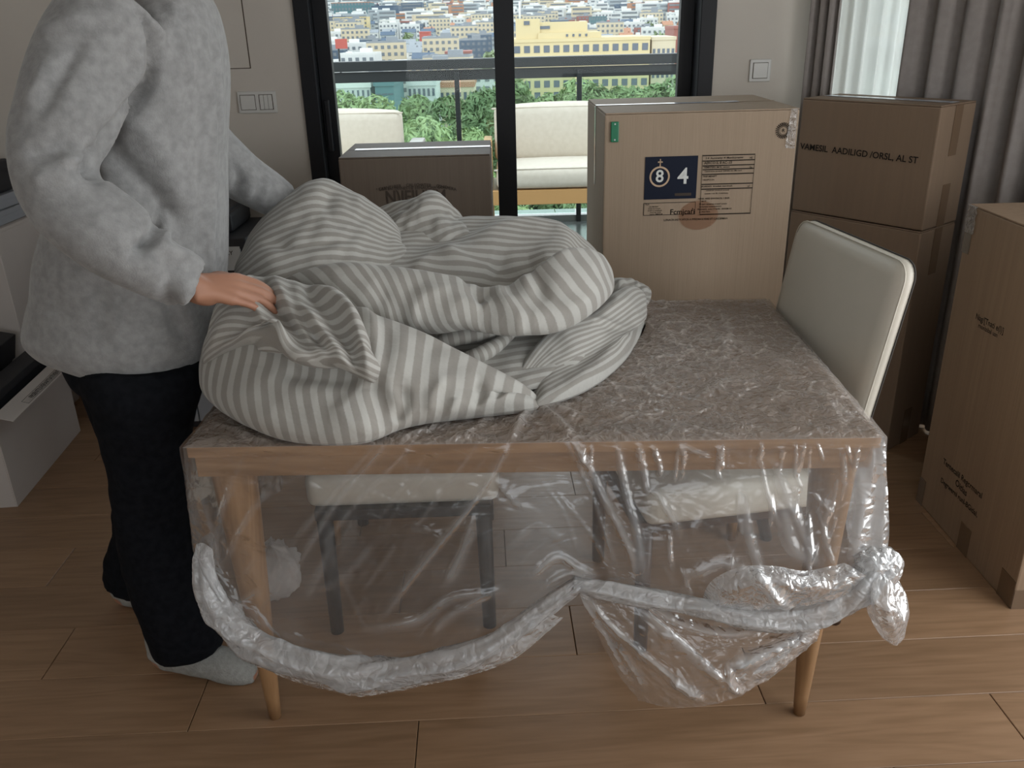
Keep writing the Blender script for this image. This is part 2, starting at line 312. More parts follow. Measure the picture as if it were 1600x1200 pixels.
def text(s, size, org, xd, ud, mt, parent, name='printed_text', shear=0, sy=1.0, lift=.0012):
    c = bpy.data.curves.new('t', 'FONT'); c.body = s; c.size = size; c.shear = shear; c.resolution_u = 3; c.offset = .016*size; c.align_x = 'CENTER'; c.align_y = 'CENTER'
    o = bpy.data.objects.new('t', c); COL.objects.link(o); dg = bpy.context.evaluated_depsgraph_get()
    me = bpy.data.meshes.new_from_object(o.evaluated_get(dg)); xd = np.array(xd, float); ud = np.array(ud, float); xd /= np.linalg.norm(xd); ud /= np.linalg.norm(ud); nn = np.cross(xd, ud)
    V = np.array([v.co[:] for v in me.vertices]); Fs = [list(p.vertices) for p in me.polygons]
    bpy.data.objects.remove(o); V = np.asarray(org)+V[:, :1]*xd+V[:, 1:2]*sy*ud+nn*lift
    return mesh_obj(name, V, Fs, mt, parent)
def quad(name, org, xd, ud, w, h, mt, parent, lift=.0008, thick=.0006):
    """thin rectangle centred at org, lying on a face whose axes are xd and ud"""
    xd = np.array(xd, float); ud = np.array(ud, float); xd /= np.linalg.norm(xd); ud /= np.linalg.norm(ud); n = np.cross(xd, ud); org = np.asarray(org, float)
    V = [org+a*xd*w/2+b*ud*h/2+n*(lift if k else lift-thick) for k in (0, 1) for a, b in ((-1, -1), (1, -1), (1, 1), (-1, 1))]
    return mesh_obj(name, V, [(3, 2, 1, 0), (4, 5, 6, 7), (0, 1, 5, 4), (1, 2, 6, 5), (2, 3, 7, 6), (3, 0, 4, 7)], mt, parent)

# ------------------------------------------------------------------ room shell
WY = 3.6; A0 = np.array([1.16, 3.6]); AD = np.array([.61, -.79])/math.hypot(.61, .79); AN = np.array([-.79, -.61])/math.hypot(.79, .61)
def st(o, label=None): return prop(o, label, None, None, 'structure')
floor = st(mesh_obj('floor', [(-2.4, -2.3, -.02), (2.5, -2.3, -.02), (2.5, 3.75, -.02), (-2.4, 3.75, -.02), (-2.4, -2.3, -.012), (2.5, -2.3, -.012), (2.5, 3.75, -.012), (-2.4, 3.75, -.012)],
    [(3, 2, 1, 0), (4, 5, 6, 7), (0, 1, 5, 4), (1, 2, 6, 5), (2, 3, 7, 6), (3, 0, 4, 7)], M_gap), 'oak plank floor')
SL = .029; offs = {0: -.235, 1: -.775, 2: -1.205, 3: -.33, 4: -1.385, 5: -.5}
FLOOR_A = math.atan(SL)
bmp = bmesh.new(); bm_box(bmp, (0, 0, 0), (1.3485, .1990, .012), .0012, seg=1); pl_me = None
for row in range(-19, 12):
    off = offs.get(row, random.uniform(-1.3, 0)); y0 = 1.559+.2*(row-1)+.2*.5
    for k in range(-2, 4):
        xc = off+1.35*(k+.5)
        if xc > 3.0 or xc < -2.9: continue
        yc = y0+SL*xc
        if pl_me is None:
            o = bm_obj('plank', bmp, M_floor, floor); pl_me = o.data
        else:
            o = bpy.data.objects.new('plank', pl_me); COL.objects.link(o); o.parent = floor
        o.location = (xc, yc, -.006); o.rotation_euler = (0, 0, FLOOR_A)
ceiling = st(box2('ceiling', (-2.5, -2.4, 2.6), (2.6, 3.75, 2.7), M_ceil))
DX0, DX1, DT = -.795, .82, 2.42
wb = bmesh.new()
for a, b in (((-2.4, WY, 0), (DX0, WY+.2, 2.6)), ((DX0, WY, DT), (DX1, WY+.2, 2.6)), ((DX1, WY, 0), (1.35, WY+.2, 2.6))):
    a, b = np.array(a), np.array(b); bm_box(wb, (a+b)/2, b-a)
wall_back = st(bm_obj('wall_back', wb, M_wall), 'warm white painted wall around the glass door')
wall_left = st(box2('wall_left', (-2.5, -2.4, 0), (-2.38, 3.8, 2.6), M_wall))
wr = bmesh.new()
for a, b in (((2.2, -2.4, 0), (2.35, -.5, 2.6)), ((2.2, -.5, 0), (2.35, 2.0, .25)), ((2.2, -.5, 2.45), (2.35, 2.0, 2.6)), ((2.2, 2.0, 0), (2.35, 2.4, 2.6))):
    a, b = np.array(a), np.array(b); bm_box(wr, (a+b)/2, b-a)
st(bm_obj('wall_right', wr, M_wall))
wf = bmesh.new()
for a, b in (((-2.4, -2.4, 0), (-1.2, -2.25, 2.6)), ((1.8, -2.4, 0), (2.3, -2.25, 2.6)), ((-1.2, -2.4, 0), (1.8, -2.25, .8)), ((-1.2, -2.4, 2.4), (1.8, -2.25, 2.6))):
    a, b = np.array(a), np.array(b); bm_box(wf, (a+b)/2, b-a)
st(bm_obj('wall_front', wf, M_wall))
# angled wall with a window behind the curtains
ang = math.atan2(AD[1], AD[0]); wa = bmesh.new()
def apt(t, n, z): return (A0[0]+AD[0]*t-AN[0]*n, A0[1]+AD[1]*t-AN[1]*n, z)
for t0, t1, z0, z1 in ((-.05, .10, 0, 2.6), (.10, 1.5, 0, .12), (.10, 1.5, 2.42, 2.6), (1.5, 1.75, 0, 2.6)):
    bm_box(wa, apt((t0+t1)/2, .20, (z0+z1)/2), (t1-t0, .12, z1-z0), rot=RZ(ang))
st(bm_obj('wall_angled', wa, M_wall), 'angled wall behind the curtains')
wn = st(thing('window_1', None, None, apt(.8, .2, 0)), 'window behind the sheer curtain')
for t0, t1, z0, z1 in ((.10, .15, .12, 2.42), (1.45, 1.5, .12, 2.42), (.10, 1.5, .12, .17), (.10, 1.5, 2.37, 2.42), (.79, .83, .12, 2.42)):
    box('window_frame', apt((t0+t1)/2, .20, (z0+z1)/2), (t1-t0, .06, z1-z0), M_black, wn, rot=RZ(ang))
box('pane', apt(.8, .20, 1.27), (1.35, .006, 2.25), M_glass, wn, rot=RZ(ang))
# baseboard
for nm, a, b in (('baseboard_back', (-2.38, WY-.014, 0), (DX0, WY, .08)), ('baseboard_left', (-2.38, -2.2, 0), (-2.366, WY, .08))):
    st(box2(nm, a, b, M_whitecard, None, .003))
# sliding glass door
door = st(thing('door_1', None, None, (0, WY, 0)), 'black framed sliding glass door to the balcony')
fr = bmesh.new()
for a, b in (((DX0, WY-.015, 0), (DX0+.06, WY+.16, DT)), ((DX1-.06, WY-.015, 0), (DX1, WY+.16, DT)), ((DX0, WY-.015, DT-.06), (DX1, WY+.16, DT)), ((DX0, WY-.015, 0), (DX1, WY+.16, .03))):
    a, b = np.array(a), np.array(b); bm_box(fr, (a+b)/2, b-a, .003, seg=1)
bm_obj('door_frame', fr, M_black, door)
for x0, x1, y in ((DX0+.062, .043, WY+.035), (-.035, DX1-.062, WY+.095)):
    lf = bmesh.new()
    wl = .055 if x0 < -.1 else .078; wr_ = .078 if x0 < -.1 else .055
    for a, b in (((x0, y, .03), (x0+wl, y+.045, DT-.06)), ((x1-wr_, y, .03), (x1, y+.045, DT-.06)), ((x0, y, .03), (x1, y+.045, .12)), ((x0, y, DT-.12), (x1, y+.045, DT-.06))):
        a, b = np.array(a), np.array(b); bm_box(lf, (a+b)/2, b-a, .002, seg=1)
    bm_obj('sash', lf, M_black, door)
    box2('pane', (x0+.05, y+.02, .1), (x1-.05, y+.026, DT-.1), M_glass, door)
box2('door_handle', (DX0+.075, WY+.012, 1.02), (DX0+.095, WY+.034, 1.22), M_black, door, .004)
# flush access panel on the wall
c1 = P(392, 107, WY); pn = st(thing('trim_1', None, None, (c1[0], WY, c1[2])), 'flush access panel in the wall')
box2('panel', (c1[0]-.36, WY-.004, c1[2]+.003), (c1[0]-.003, WY, 2.3), M_wall, pn)
box2('panel_gap', (c1[0]-.003, WY-.0015, c1[2]), (c1[0]+.001, WY, 2.3), M_edge, pn)
box2('panel_gap', (c1[0]-.36, WY-.0015, c1[2]), (c1[0], WY, c1[2]+.003), M_edge, pn)
# switches
a = P(371, 145, WY); b = P(434, 174, WY); cx, cz = (a[0]+b[0])/2, (a[2]+b[2])/2
sw = thing('light_switch', 'wide double light switch plate on the wall left of the glass door', 'switch', (cx, WY, cz))
box('switch_plate', (cx, WY-.004, cz), (.152, .008, .082), M_plate, sw, .003)
box('rocker_gap', (cx-.036, WY-.0083, cz), (.060, .001, .058), M_edge, sw); box('rocker_gap', (cx+.036, WY-.0083, cz), (.054, .001, .058), M_edge, sw)
box('rocker', (cx-.036, WY-.010, cz), (.056, .006, .054), M_plate, sw, .0015)
for k in (-1, 0, 1): box('rocker', (cx+.036+k*.0165, WY-.010, cz), (.0150, .006, .054), M_plate, sw, .001)
a = P(1187, 110, WY); cx, cz = a[0], a[2]
sw = thing('light_switch', 'single square light switch on the wall right of the glass door', 'switch', (cx, WY, cz))
box('switch_plate', (cx, WY-.004, cz), (.083, .008, .083), M_plate, sw, .003)
box('rocker_gap', (cx, WY-.0083, cz), (.0595, .001, .0595), M_edge, sw); box('rocker', (cx, WY-.010, cz), (.056, .006, .056), M_plate, sw, .0015)

# ------------------------------------------------------------------ curtains
def drape(name, label, t0, t1, folds, amp, mt, n_off, cat='curtain', group=None, seed=0, z1=2.52):
    n = folds*14; T = np.linspace(t0, t1, n); r = np.random.default_rng(seed)
    ph = np.cumsum(r.uniform(.55, 1.6, n)); ph = ph/ph[-1]*folds*2*math.pi
    am = amp*(.6+.7*np.interp(np.linspace(0, folds, n), np.arange(folds+1), r.random(folds+1)))
    zs = np.linspace(.01, z1, 16); V = []
    for z in zs:
        k = .9+.25*(1-z/z1)*np.sin(ph*.31+seed)
        w = am*np.sin(ph+.12*math.sin(z*3+seed))*k + .25*am*np.sin(2*ph+1)
        for t, ww in zip(T, w): V.append(apt(t, -(n_off+ww), z))
    o = mesh_obj(name, V, grid_faces(n, len(zs)), mt, None, True); s = o.modifiers.new('s', 'SOLIDIFY'); s.thickness = .0015
    return prop(o, label, cat, group)
drape('curtain', 'narrow taupe curtain gathered beside the wall, left of the sheer', .055, .17, 3, .018, M_curtain, .035, seed=1)
drape('sheer_curtain', 'white sheer curtain glowing between the taupe curtains', .08, .62, 9, .014, M_sheer, -.03, seed=2)
drape('curtain', 'wide taupe curtain in deep folds behind the stacked boxes', .45, 1.55, 11, .030, M_curtain, .04, seed=5)

# ------------------------------------------------------------------ balcony
bal = st(thing('balcony_floor', None, None, (0, 5.3, 0)), 'grey tiled balcony floor')
box2('slab', (-3.4, WY+.16, -.22), (4.2, 7.05, -.012), M_dark, bal)
tb = bmesh.new(); bm_box(tb, (0, 5.3, 0), (.594, .594, .012), .002, seg=1); tile_me = None
for i in range(-5, 7):
    for j in range(6):
        c = (i*.6+.1, WY+.46+j*.6-.0, -.006)
        if tile_me is None: o = bm_obj('tile', tb, M_tile, bal); tile_me = o.data; o.location = (c[0], c[1]-5.3, c[2])
        else:
            o = bpy.data.objects.new('tile', tile_me); COL.objects.link(o); o.parent = bal; o.location = (c[0], c[1]-5.3, c[2])
rl = thing('balcony_railing', 'dark metal railing with glass panels along the balcony edge', 'railing', (0, 6.9, 0))
box2('top_rail', (-3.4, 6.86, 1.165), (4.2, 6.96, 1.235), M_dark, rl, .006)
box2('lower_rail', (-3.4, 6.88, 1.085), (4.2, 6.94, 1.158), M_dark, rl, .004)
box2('kerb', (-3.4, 6.86, 0), (4.2, 6.98, .05), M_tile, rl, .004)
for x in (-3.2, -1.75, -.355, .565, 1.55, 2.6, 4.0): box2('post', (x-.018, 6.84, 0), (x+.018, 6.885, 1.14), M_dark, rl, .003)
for x0, x1 in ((-3.18, -1.77), (-1.73, -.38), (-.33, .54), (.59, 1.53), (1.57, 2.58), (2.62, 3.98)): box2('glass_panel', (x0, 6.9, .06), (x1, 6.912, 1.09), M_rail_glass, rl)
def puff(bm, c, s, b, bulge=.0):
    t = bmesh.new(); bmesh.ops.create_cube(t, size=1); bmesh.ops.scale(t, vec=s, verts=t.verts); bmesh.ops.bevel(t, geom=list(t.edges), offset=b, segments=4, affect='EDGES', profile=.6)
    bmesh.ops.subdivide_edges(t, edges=[e for e in t.edges if e.calc_length() > .12], cuts=5, use_grid_fill=True)
    for v in t.verts:
        u, w, q = v.co.x/s[0]*2, v.co.y/s[1]*2, v.co.z/s[2]*2
        v.co.z += bulge*(1-min(1, u*u))*(1-min(1, w*w))*(1 if q > 0 else -.2); v.co.y -= bulge*.8*(1-min(1, u*u))*(1-min(1, q*q))*(1 if w < 0 else -1)
    bmesh.ops.translate(t, vec=c, verts=t.verts); mp = {v: bm.verts.new(v.co) for v in t.verts}
    for f in t.faces: bm.faces.new([mp[v] for v in f.verts])
    t.free()
def cushion(name, c, s, par, b=.05, bulge=.03):
    bm = bmesh.new(); puff(bm, c, s, b, bulge); o = bm_obj(name, bm, M_cushion, par, True)
    x0, x1, z, y = c[0]-s[0]/2+.02, c[0]+s[0]/2-.02, c[2]+s[2]/2-.004, c[1]-s[1]/2+.012
    tube('piping', [(x0, y, z-.01), (x0+.04, y, z), (x1-.04, y, z), (x1, y, z-.01)], .005, M_cushion, par, 6, 24); return o
sf = thing('outdoor_sofa', 'cream cushioned outdoor sofa on a teak frame, seen through the right pane', 'sofa', (.85, 6.3, 0))
box2('frame', (-.14, 6.0, .31), (1.9, 6.05, .41), M_teak, sf, .005)
box2('frame', (-.14, 6.05, .33), (1.9, 6.68, .39), M_teak, sf, .005)
box2('arm', (-.16, 6.02, .31), (-.10, 6.68, .70), M_teak, sf, .012); box2('arm', (1.86, 6.02, .31), (1.92, 6.68, .70), M_teak, sf, .012)
for x in (-.13, 1.89):
    for y in (6.05, 6.64): box2('leg', (x-.03, y-.03, 0), (x+.03, y+.03, .34), M_teak, sf, .004)
cushion('seat_cushion', (.42, 6.28, .485), (.98, .56, .14), sf, .05, .02); cushion('seat_cushion', (1.40, 6.28, .485), (.93, .56, .14), sf, .05, .02)
cushion('back_cushion', (.42, 6.56, .725), (1.0, .16, .38), sf, .055, .03); cushion('back_cushion', (1.40, 6.56, .725), (.92, .16, .38), sf, .055, .03)
sf = thing('outdoor_sofa', 'cream cushioned outdoor seat with a pale arm, seen through the left pane', 'sofa', (-1.7, 6.3, 0))
box2('frame', (-2.6, 6.0, .31), (-.62, 6.05, .41), M_teak, sf, .005); box2('frame', (-2.6, 6.05, .33), (-.62, 6.68, .39), M_teak, sf, .005)
box2('arm', (-.70, 6.02, .31), (-.60, 6.68, .70), M_whitecard, sf, .012)
for x in (-.65, -2.55):
    for y in (6.05, 6.64): box2('leg', (x-.03, y-.03, 0), (x+.03, y+.03, .34), M_teak, sf, .004)
cushion('seat_cushion', (-1.66, 6.28, .485), (1.84, .56, .14), sf, .05, .02)
cushion('back_cushion', (-1.24, 6.56, .715), (.98, .17, .38), sf, .055, .03); cushion('back_cushion', (-2.22, 6.56, .715), (.92, .17, .38), sf, .055, .03)

# ------------------------------------------------------------------ city, trees and ground beyond the balcony
def ground_z(Y): return np.interp(Y, [0, 150, 230, 420, 700, 1200, 2000, 3200], [-46, -42, -34, -24, -16, 2, 44, 120])
M_ground = noisy('city_ground', (.20, .23, .17), (.36, .34, .31), .03, .95)
ys = np.array([12, 60, 150, 230, 320, 420, 560, 700, 950, 1200, 1600, 2000, 2600, 3200.]); xs = np.linspace(-1, 1, 25)
V = [(x*(60+y*.9), y, ground_z(y)) for y in ys for x in xs]
st(mesh_obj('ground', V, grid_faces(25, len(ys)), M_ground, None, True), 'city hillside ground beyond the balcony')
def cmat(n, c, r=.8): return noisy('facade_'+n, tuple(v*.93 for v in c), c, .15, r)
CM = dict(white=cmat('white', (.60, .61, .60)), grey=cmat('grey', (.34, .38, .40)), cream=cmat('cream', (.58, .50, .36)), brick=cmat('brick', (.30, .12, .10)), slate=cmat('slate', (.085, .12, .17)),
          red=cmat('red', (.45, .11, .09)), yellow=cmat('yellow', (.62, .51, .29)), teal=cmat('teal', (.10, .19, .21)), terracotta=cmat('terracotta', (.40, .20, .12)))
M_win = mat('city_window', (.09, .11, .14), .2); M_wing = mat('city_window_far', (.16, .18, .20), .3)
M_roofw = cmat('roof_pale', (.66, .66, .64)); M_roofg = cmat('roof_grey', (.27, .29, .31))
def house_parts(w, d, h, kind):
    """body + windows (one mesh) and a roof with its parapet (another)"""
    b = bmesh.new(); bm_box(b, (0, 0, h/2-6), (w, d, h+12))
    nx = max(2, int(w/3.0)); nz = max(1, int(h/3.2))
    for i in range(nx):
        for k in range(nz):
            bm_box(b, (-w/2+w*(i+.5)/nx, -d/2, h-1.9-k*3.1), (w/nx*.5, .25, 1.5), mi=1)
    r = bmesh.new()
    if kind == 'flat':
        for c, s in (((0, -d/2+.2, h+.4), (w, .4, .8)), ((0, d/2-.2, h+.4), (w, .4, .8)), ((-w/2+.2, 0, h+.4), (.4, d-.8, .8)), ((w/2-.2, 0, h+.4), (.4, d-.8, .8)), ((0, 0, h+.1), (w-.8, d-.8, .2)), ((w*.15, d*.1, h+1.3), (w*.3, d*.35, 2.4)), ((-w*.28, -d*.2, h+.7), (w*.14, d*.2, 1.2))): bm_box(r, c, s)
    else:
        V = [(-w/2-.3, -d/2-.3, h), (w/2+.3, -d/2-.3, h), (w/2+.3, d/2+.3, h), (-w/2-.3, d/2+.3, h), (-w/2-.3, 0, h+d*.28), (w/2+.3, 0, h+d*.28)]
        vs = [r.verts.new(v) for v in V]
        for f in ((0, 1, 5, 4), (2, 3, 4, 5), (0, 4, 3), (1, 2, 5), (3, 2, 1, 0)): r.faces.new([vs[i] for i in f])
        bm_box(r, (w*.25, d*.1, h+d*.25), (.9, .9, 2.2))
    return b, r
PROTO = []
for nm, colr, w, d, h, kind, roof, lab in (
    ('house', 'white', 9, 10, 7, 'flat', M_roofw, 'low white flat-roofed house among the hillside houses'), ('house', 'cream', 8, 11, 8, 'gable', CM['terracotta'], 'small cream house with a terracotta pitched roof'),
    ('house', 'grey', 10, 9, 9, 'gable', CM['slate'], 'small grey house with a dark slate pitched roof'), ('apartment_block', 'white', 16, 12, 13, 'flat', M_roofw, 'white flat-roofed apartment block in the middle of the city'),
    ('apartment_block', 'cream', 18, 12, 16, 'flat', M_roofg, 'cream apartment block with rows of windows in the far city'), ('apartment_block', 'brick', 13, 12, 11, 'flat', M_roofg, 'dark red brick block among pale roofs'),
    ('apartment_block', 'slate', 15, 12, 12, 'flat', M_roofg, 'slate blue block among pale city roofs'), ('house', 'brick', 9, 9, 7, 'gable', M_roofw, 'small brick-red house with a pale roof'), ('house', 'white', 11, 9, 8, 'gable', M_roofg, 'white house with a grey pitched roof')):
    PROTO.append([nm, colr, w, d, h, kind, roof, lab, None])
EXCL = []
def place_house(k, x, y, rz):
    q = PROTO[k]; nm, colr, w, d, h, kind, roof, lab, base = q; grp = lab.replace('house', 'houses').replace('block', 'blocks')
    if base is None:
        b, r = house_parts(w, d, h, kind); root = bm_obj(nm, b, [CM[colr], M_wing]); rf = bm_obj('roof', r, roof); rf.parent = root; q[8] = (root, rf); o = root
    else:
        o = base[0].copy(); COL.objects.link(o); r2 = base[1].copy(); COL.objects.link(r2); r2.parent = o
    prop(o, lab, 'building', grp); o.location = (x, y, float(ground_z(y))); o.rotation_euler = (0, 0, rz)
# big landmarks
def block(name, label, px0, px1, ytop, Y, depth, mt, nwx=0, nwz=0, wmat=None, roofm=None, drop=60, ww=.5, wh=.5, z_first=1.6, dz=3.0):
    a = P(px0, ytop, Y); b = P(px1, ytop, Y); z = (a[2]+b[2])/2; w = b[0]-a[0]; cx = (a[0]+b[0])/2; gz = float(ground_z(Y))-3
    EXCL.append((a[0]-2, b[0]+2, Y-2, Y+depth+2)); t = thing(name, label, 'building', (cx, Y, gz)); box2('facade', (a[0], Y, gz), (b[0], Y+depth, z), mt, t)
    box2('parapet', (a[0]-.15, Y-.2, z-.5), (b[0]+.15, Y+depth, z+.25), roofm or mt, t)
    me = None
    for i in range(nwx):
        for k in range(nwz):
            zc = z-z_first-k*dz; xc = a[0]+w*(i+.5)/nwx
            if zc < gz+1: continue
            if me is None: o = box('window', (xc, Y-.02, zc), (w/nwx*ww, .18, dz*wh), wmat or M_win, t); me = o; base = np.array((xc, Y-.02, zc))
            else:
                o = me.copy(); COL.objects.link(o); o.location = Vector(me.location)+Vector((xc-base[0], 0, zc-base[2]))
    return t, a, b, z
t, a, b, z = block('office_building', 'long pale yellow building with rows of dark windows', 800, 1016, 61, 230, 22, CM['yellow'], 14, 7, z_first=2.1, ww=.6, wh=.6, dz=2.75)
c0 = P(806, 30, 233); c1 = P(843, 30, 233); c2 = P(917, 33, 233); c3 = P(938, 49, 233)
box2('tower', (c0[0], 231, z), (c1[0], 240, c0[2]), CM['yellow'], t); box2('upper_storey', (c1[0], 231.5, z), (c2[0], 240, c2[2]), CM['yellow'], t); box2('setback', (c1[0]-.5, 230.5, z), (c3[0], 240, c3[2]), CM['yellow'], t)
for px in (886, 896, 906, 916): p = P(px, 58.5, 230.4); box('window', (p[0], 230.4, z+.9), (.5, .2, .6), M_win, t)
p = P(851, 43, 231.4); box('louvre', (p[0], 231.4, p[2]), (2.6, .2, .7), M_win, t); p = P(823, 36, 230.9); box('window', (p[0], 230.9, p[2]), (1.4, .2, .9), M_win, t)
p = P(812, 15, 232); tube('mast', [(p[0], 233, z+3), (p[0], 233, z+9)], .25, CM['white'], t, 6)
block('office_building', 'pale yellow wing with closely spaced windows at the right end', 1019, 1056, 59, 231, 18, CM['cream'], 5, 6, z_first=3.2, ww=.55, wh=.5, dz=2.75)
block('apartment_block', 'tall pink block beside the right edge of the glass door', 1054, 1085, 42, 260, 15, CM['brick'], 0, 0)
block('department_building', 'wide dark blue glass block near the top of the left pane', 580, 622, 9, 1150, 40, CM['slate'], 0, 0)
block('department_building', 'long slate coloured block with a terracotta band, left pane', 517, 578, 4, 1190, 40, CM['teal'], 12, 3, M_wing, CM['terracotta'], dz=6)
block('apartment_block', 'cream block with small windows right of the dark blue block', 650, 684, 12, 1050, 30, CM['cream'], 6, 4, M_wing, dz=4)
block('apartment_block', 'yellow and cream row of flats in the upper left pane', 520, 573, 27, 850, 20, CM['yellow'], 10, 3, M_wing, dz=3.5)
block('warehouse', 'long brick red shed roofed in pale metal, left pane', 660, 682, 32, 880, 18, CM['red'], 0, 0)
block('warehouse', 'bright red walled shed in the middle of the left pane', 655, 671, 50, 680, 14, CM['red'], 0, 0)
block('warehouse', 'dark red and white shed just above the railing', 695, 736, 81, 400, 14, CM['brick'], 8, 2, CM['white'], dz=3)
block('warehouse', 'red block in the far city above the yellow building', 950, 976, 32, 850, 20, CM['red'], 5, 3, M_wing, dz=4)
block('office_building', 'teal glass block in the far city above the yellow building', 923, 948, 26, 800, 20, CM['teal'], 6, 3, M_wing, dz=4)
t = thing('billboard', 'small orange red billboard on a pole in the left pane', 'sign', tuple(P(532, 96, 330)))
a = P(523, 61, 330); b = P(543, 76, 330); box2('board', (a[0], 330, b[2]), (b[0], 330.6, a[2]), CM['red'], t, .05); p = P(529, 76, 330.2); q = P(529, 98, 330.2); tube('pole', [(p[0], 330.2, p[2]), (p[0], 330.2, q[2]-6)], .35, M_dark, t, 8)
block('apartment_block', 'white building with small arched windows below the railing', 515, 578, 131, 120, 14, CM['white'], 8, 6, M_win, M_roofw, z_first=1.3, dz=1.7, ww=.35, wh=.55)
block('office_building', 'blue grey glass block between the white building and the trees', 585, 614, 128, 118, 12, CM['teal'], 3, 6, M_win, z_first=1.5, dz=2.2, ww=.8, wh=.06)
block('apartment_block', 'pale block with balconies above the tree crowns', 636, 680, 128, 130, 12, CM['white'], 6, 4, M_win, z_first=1.4, dz=2.0)
block('apartment_block', 'pale pink low block behind the tree crowns', 676, 740, 131, 140, 12, CM['cream'], 7, 4, M_win, CM['terracotta'], z_first=1.8, dz=2.2)

FAR_TREES = []
rt = random.Random(5)
for _ in range(10):
    ty_ = rt.uniform(430, 880); FAR_TREES.append((rt.uniform(-.2, .2)*ty_, ty_, rt.uniform(7, 12)))
FAR_TREES = [q for q in FAR_TREES if not any(a-14 < q[0] < b+14 and c-14 < q[1] < d+14 for a, b, c, d in EXCL)]
rh = random.Random(11); rh2 = random.Random(3); SIDE = []; n_h = 0
yy = 330.
while n_h < 285 and yy < 1500:
    half = yy*.26; x = -half*1.02-rh.uniform(0, 10)
    while x < half*1.0:
        k = rh.choices(range(9), (9, 5, 4, 4, 3, 1.2, 1.6, 1, 6))[0]
        if yy > 760 and rh.random() < .5: k = rh.choice((3, 4, 3, 6, 5, 4))
        w = PROTO[k][2]
        if not any(a-w < x+w/2 < b+w and c-16 < yy < d+16 for a, b, c, d in EXCL) and not any(math.hypot(x+w/2-q[0], yy-q[1]) < q[2]+16 for q in FAR_TREES) and rh.random() < .92 and n_h < 285:
            place_house(k, x+w/2, yy+rh.uniform(-3, 3), rh.uniform(-.15, .15)); n_h += 1
        x += w+rh.uniform(3, 7)
    for sg in (-1, 1):
        xs_ = half+32
        while xs_ < yy*.62: SIDE.append((sg*xs_, yy)); xs_ += rh2.uniform(14, 26)
    yy += 19+yy*.022
# farther rows, too many to count: one object
V = []; Fs = []; MI = []; cols = [CM[c] for c in ('white', 'cream', 'grey', 'slate', 'brick', 'terracotta')]+[M_wing, M_roofw]
def addbox(c, s, mi, a=0):
    o = len(V); ca, sa = math.cos(a), math.sin(a)
    for dz in (-.5, .5):
        for dx, dy in ((-.5, -.5), (.5, -.5), (.5, .5), (-.5, .5)): V.append((c[0]+dx*s[0]*ca-dy*s[1]*sa, c[1]+dx*s[0]*sa+dy*s[1]*ca, c[2]+dz*s[2]))
    for f in ((4, 5, 6, 7), (0, 1, 5, 4), (1, 2, 6, 5), (2, 3, 7, 6), (3, 0, 4, 7)): Fs.append(tuple(o+i for i in f)); MI.append(mi)
for key in sorted({(x > 0, y) for x, y in SIDE}):
    V = []; Fs = []; MI = []
    for x, y in [q for q in SIDE if (q[0] > 0, q[1]) == key]:
        w = rh2.uniform(9, 17); h = rh2.uniform(7, 13); c = rh2.choices(range(6), (7, 4, 4, 1.5, 1, 1))[0]; z = float(ground_z(y)); addbox((x, y, z+h/2-5), (w, 11, h+10), c, rh2.uniform(-.2, .2)); addbox((x, y-5.6, z+h-2), (w*.8, .3, 1.4), 6); addbox((x, y, z+h+.2), (w*.9, 9.5, .5), 7)
    o = mesh_obj('rooftops', V, Fs, cols); o.data.polygons.foreach_set('material_index', MI); prop(o, 'rows of pale city houses beyond the sides of the glass door', 'rooftops', None, 'stuff')
V = []; Fs = []; MI = []
Y0 = YFAR = yy
while Y0 < 2600:
    x = -Y0*.55
    while x < Y0*.55:
        w = rh.uniform(12, 30); h = rh.uniform(8, 20); c = rh.choices(range(6), (7, 4, 4, 2, 1, 1))[0]; z = float(ground_z(Y0)); a = rh.uniform(-.3, .3)
        if rh.random() < .85 and not any(a_-w < x < b_+w and c_-26 < Y0 < d_+26 for a_, b_, c_, d_ in EXCL):
            y = Y0+rh.uniform(-10, 10); addbox((x, y, z+h/2-6), (w, 14, h+12), c, a)
            for k in range(int(h/4)): addbox((x+math.sin(a)*7, y-math.cos(a)*7.1, z+h-2.2-k*4), (w*.86, .4, 1.7), 6, a)
            addbox((x, y, z+h+.5), (w*.4, 6, 3), 7, a)
        x += w+rh.uniform(0, 7)
    Y0 += 26+Y0*.012
o = mesh_obj('distant_rooftops', V, Fs, cols); o.data.polygons.foreach_set('material_index', MI); prop(o, 'countless pale rooftops covering the farthest hillside of the city', 'rooftops', None, 'stuff')
def leaf_mat(n, a, b):
    M = noisy('foliage_'+n, a, b, .9, .6, lo=.3, hi=.7); bs = M.node_tree.nodes['Principled BSDF']; bs.inputs['Specular IOR Level'].default_value = .3; return M
M_leaf = [leaf_mat('mid', (.19, .26, .12), (.33, .40, .20)), leaf_mat('light', (.27, .34, .15), (.42, .48, .26)), leaf_mat('deep', (.14, .20, .10), (.25, .31, .16))]
M_bark = noisy('bark', (.06, .045, .03), (.10, .08, .06), 3, .9)
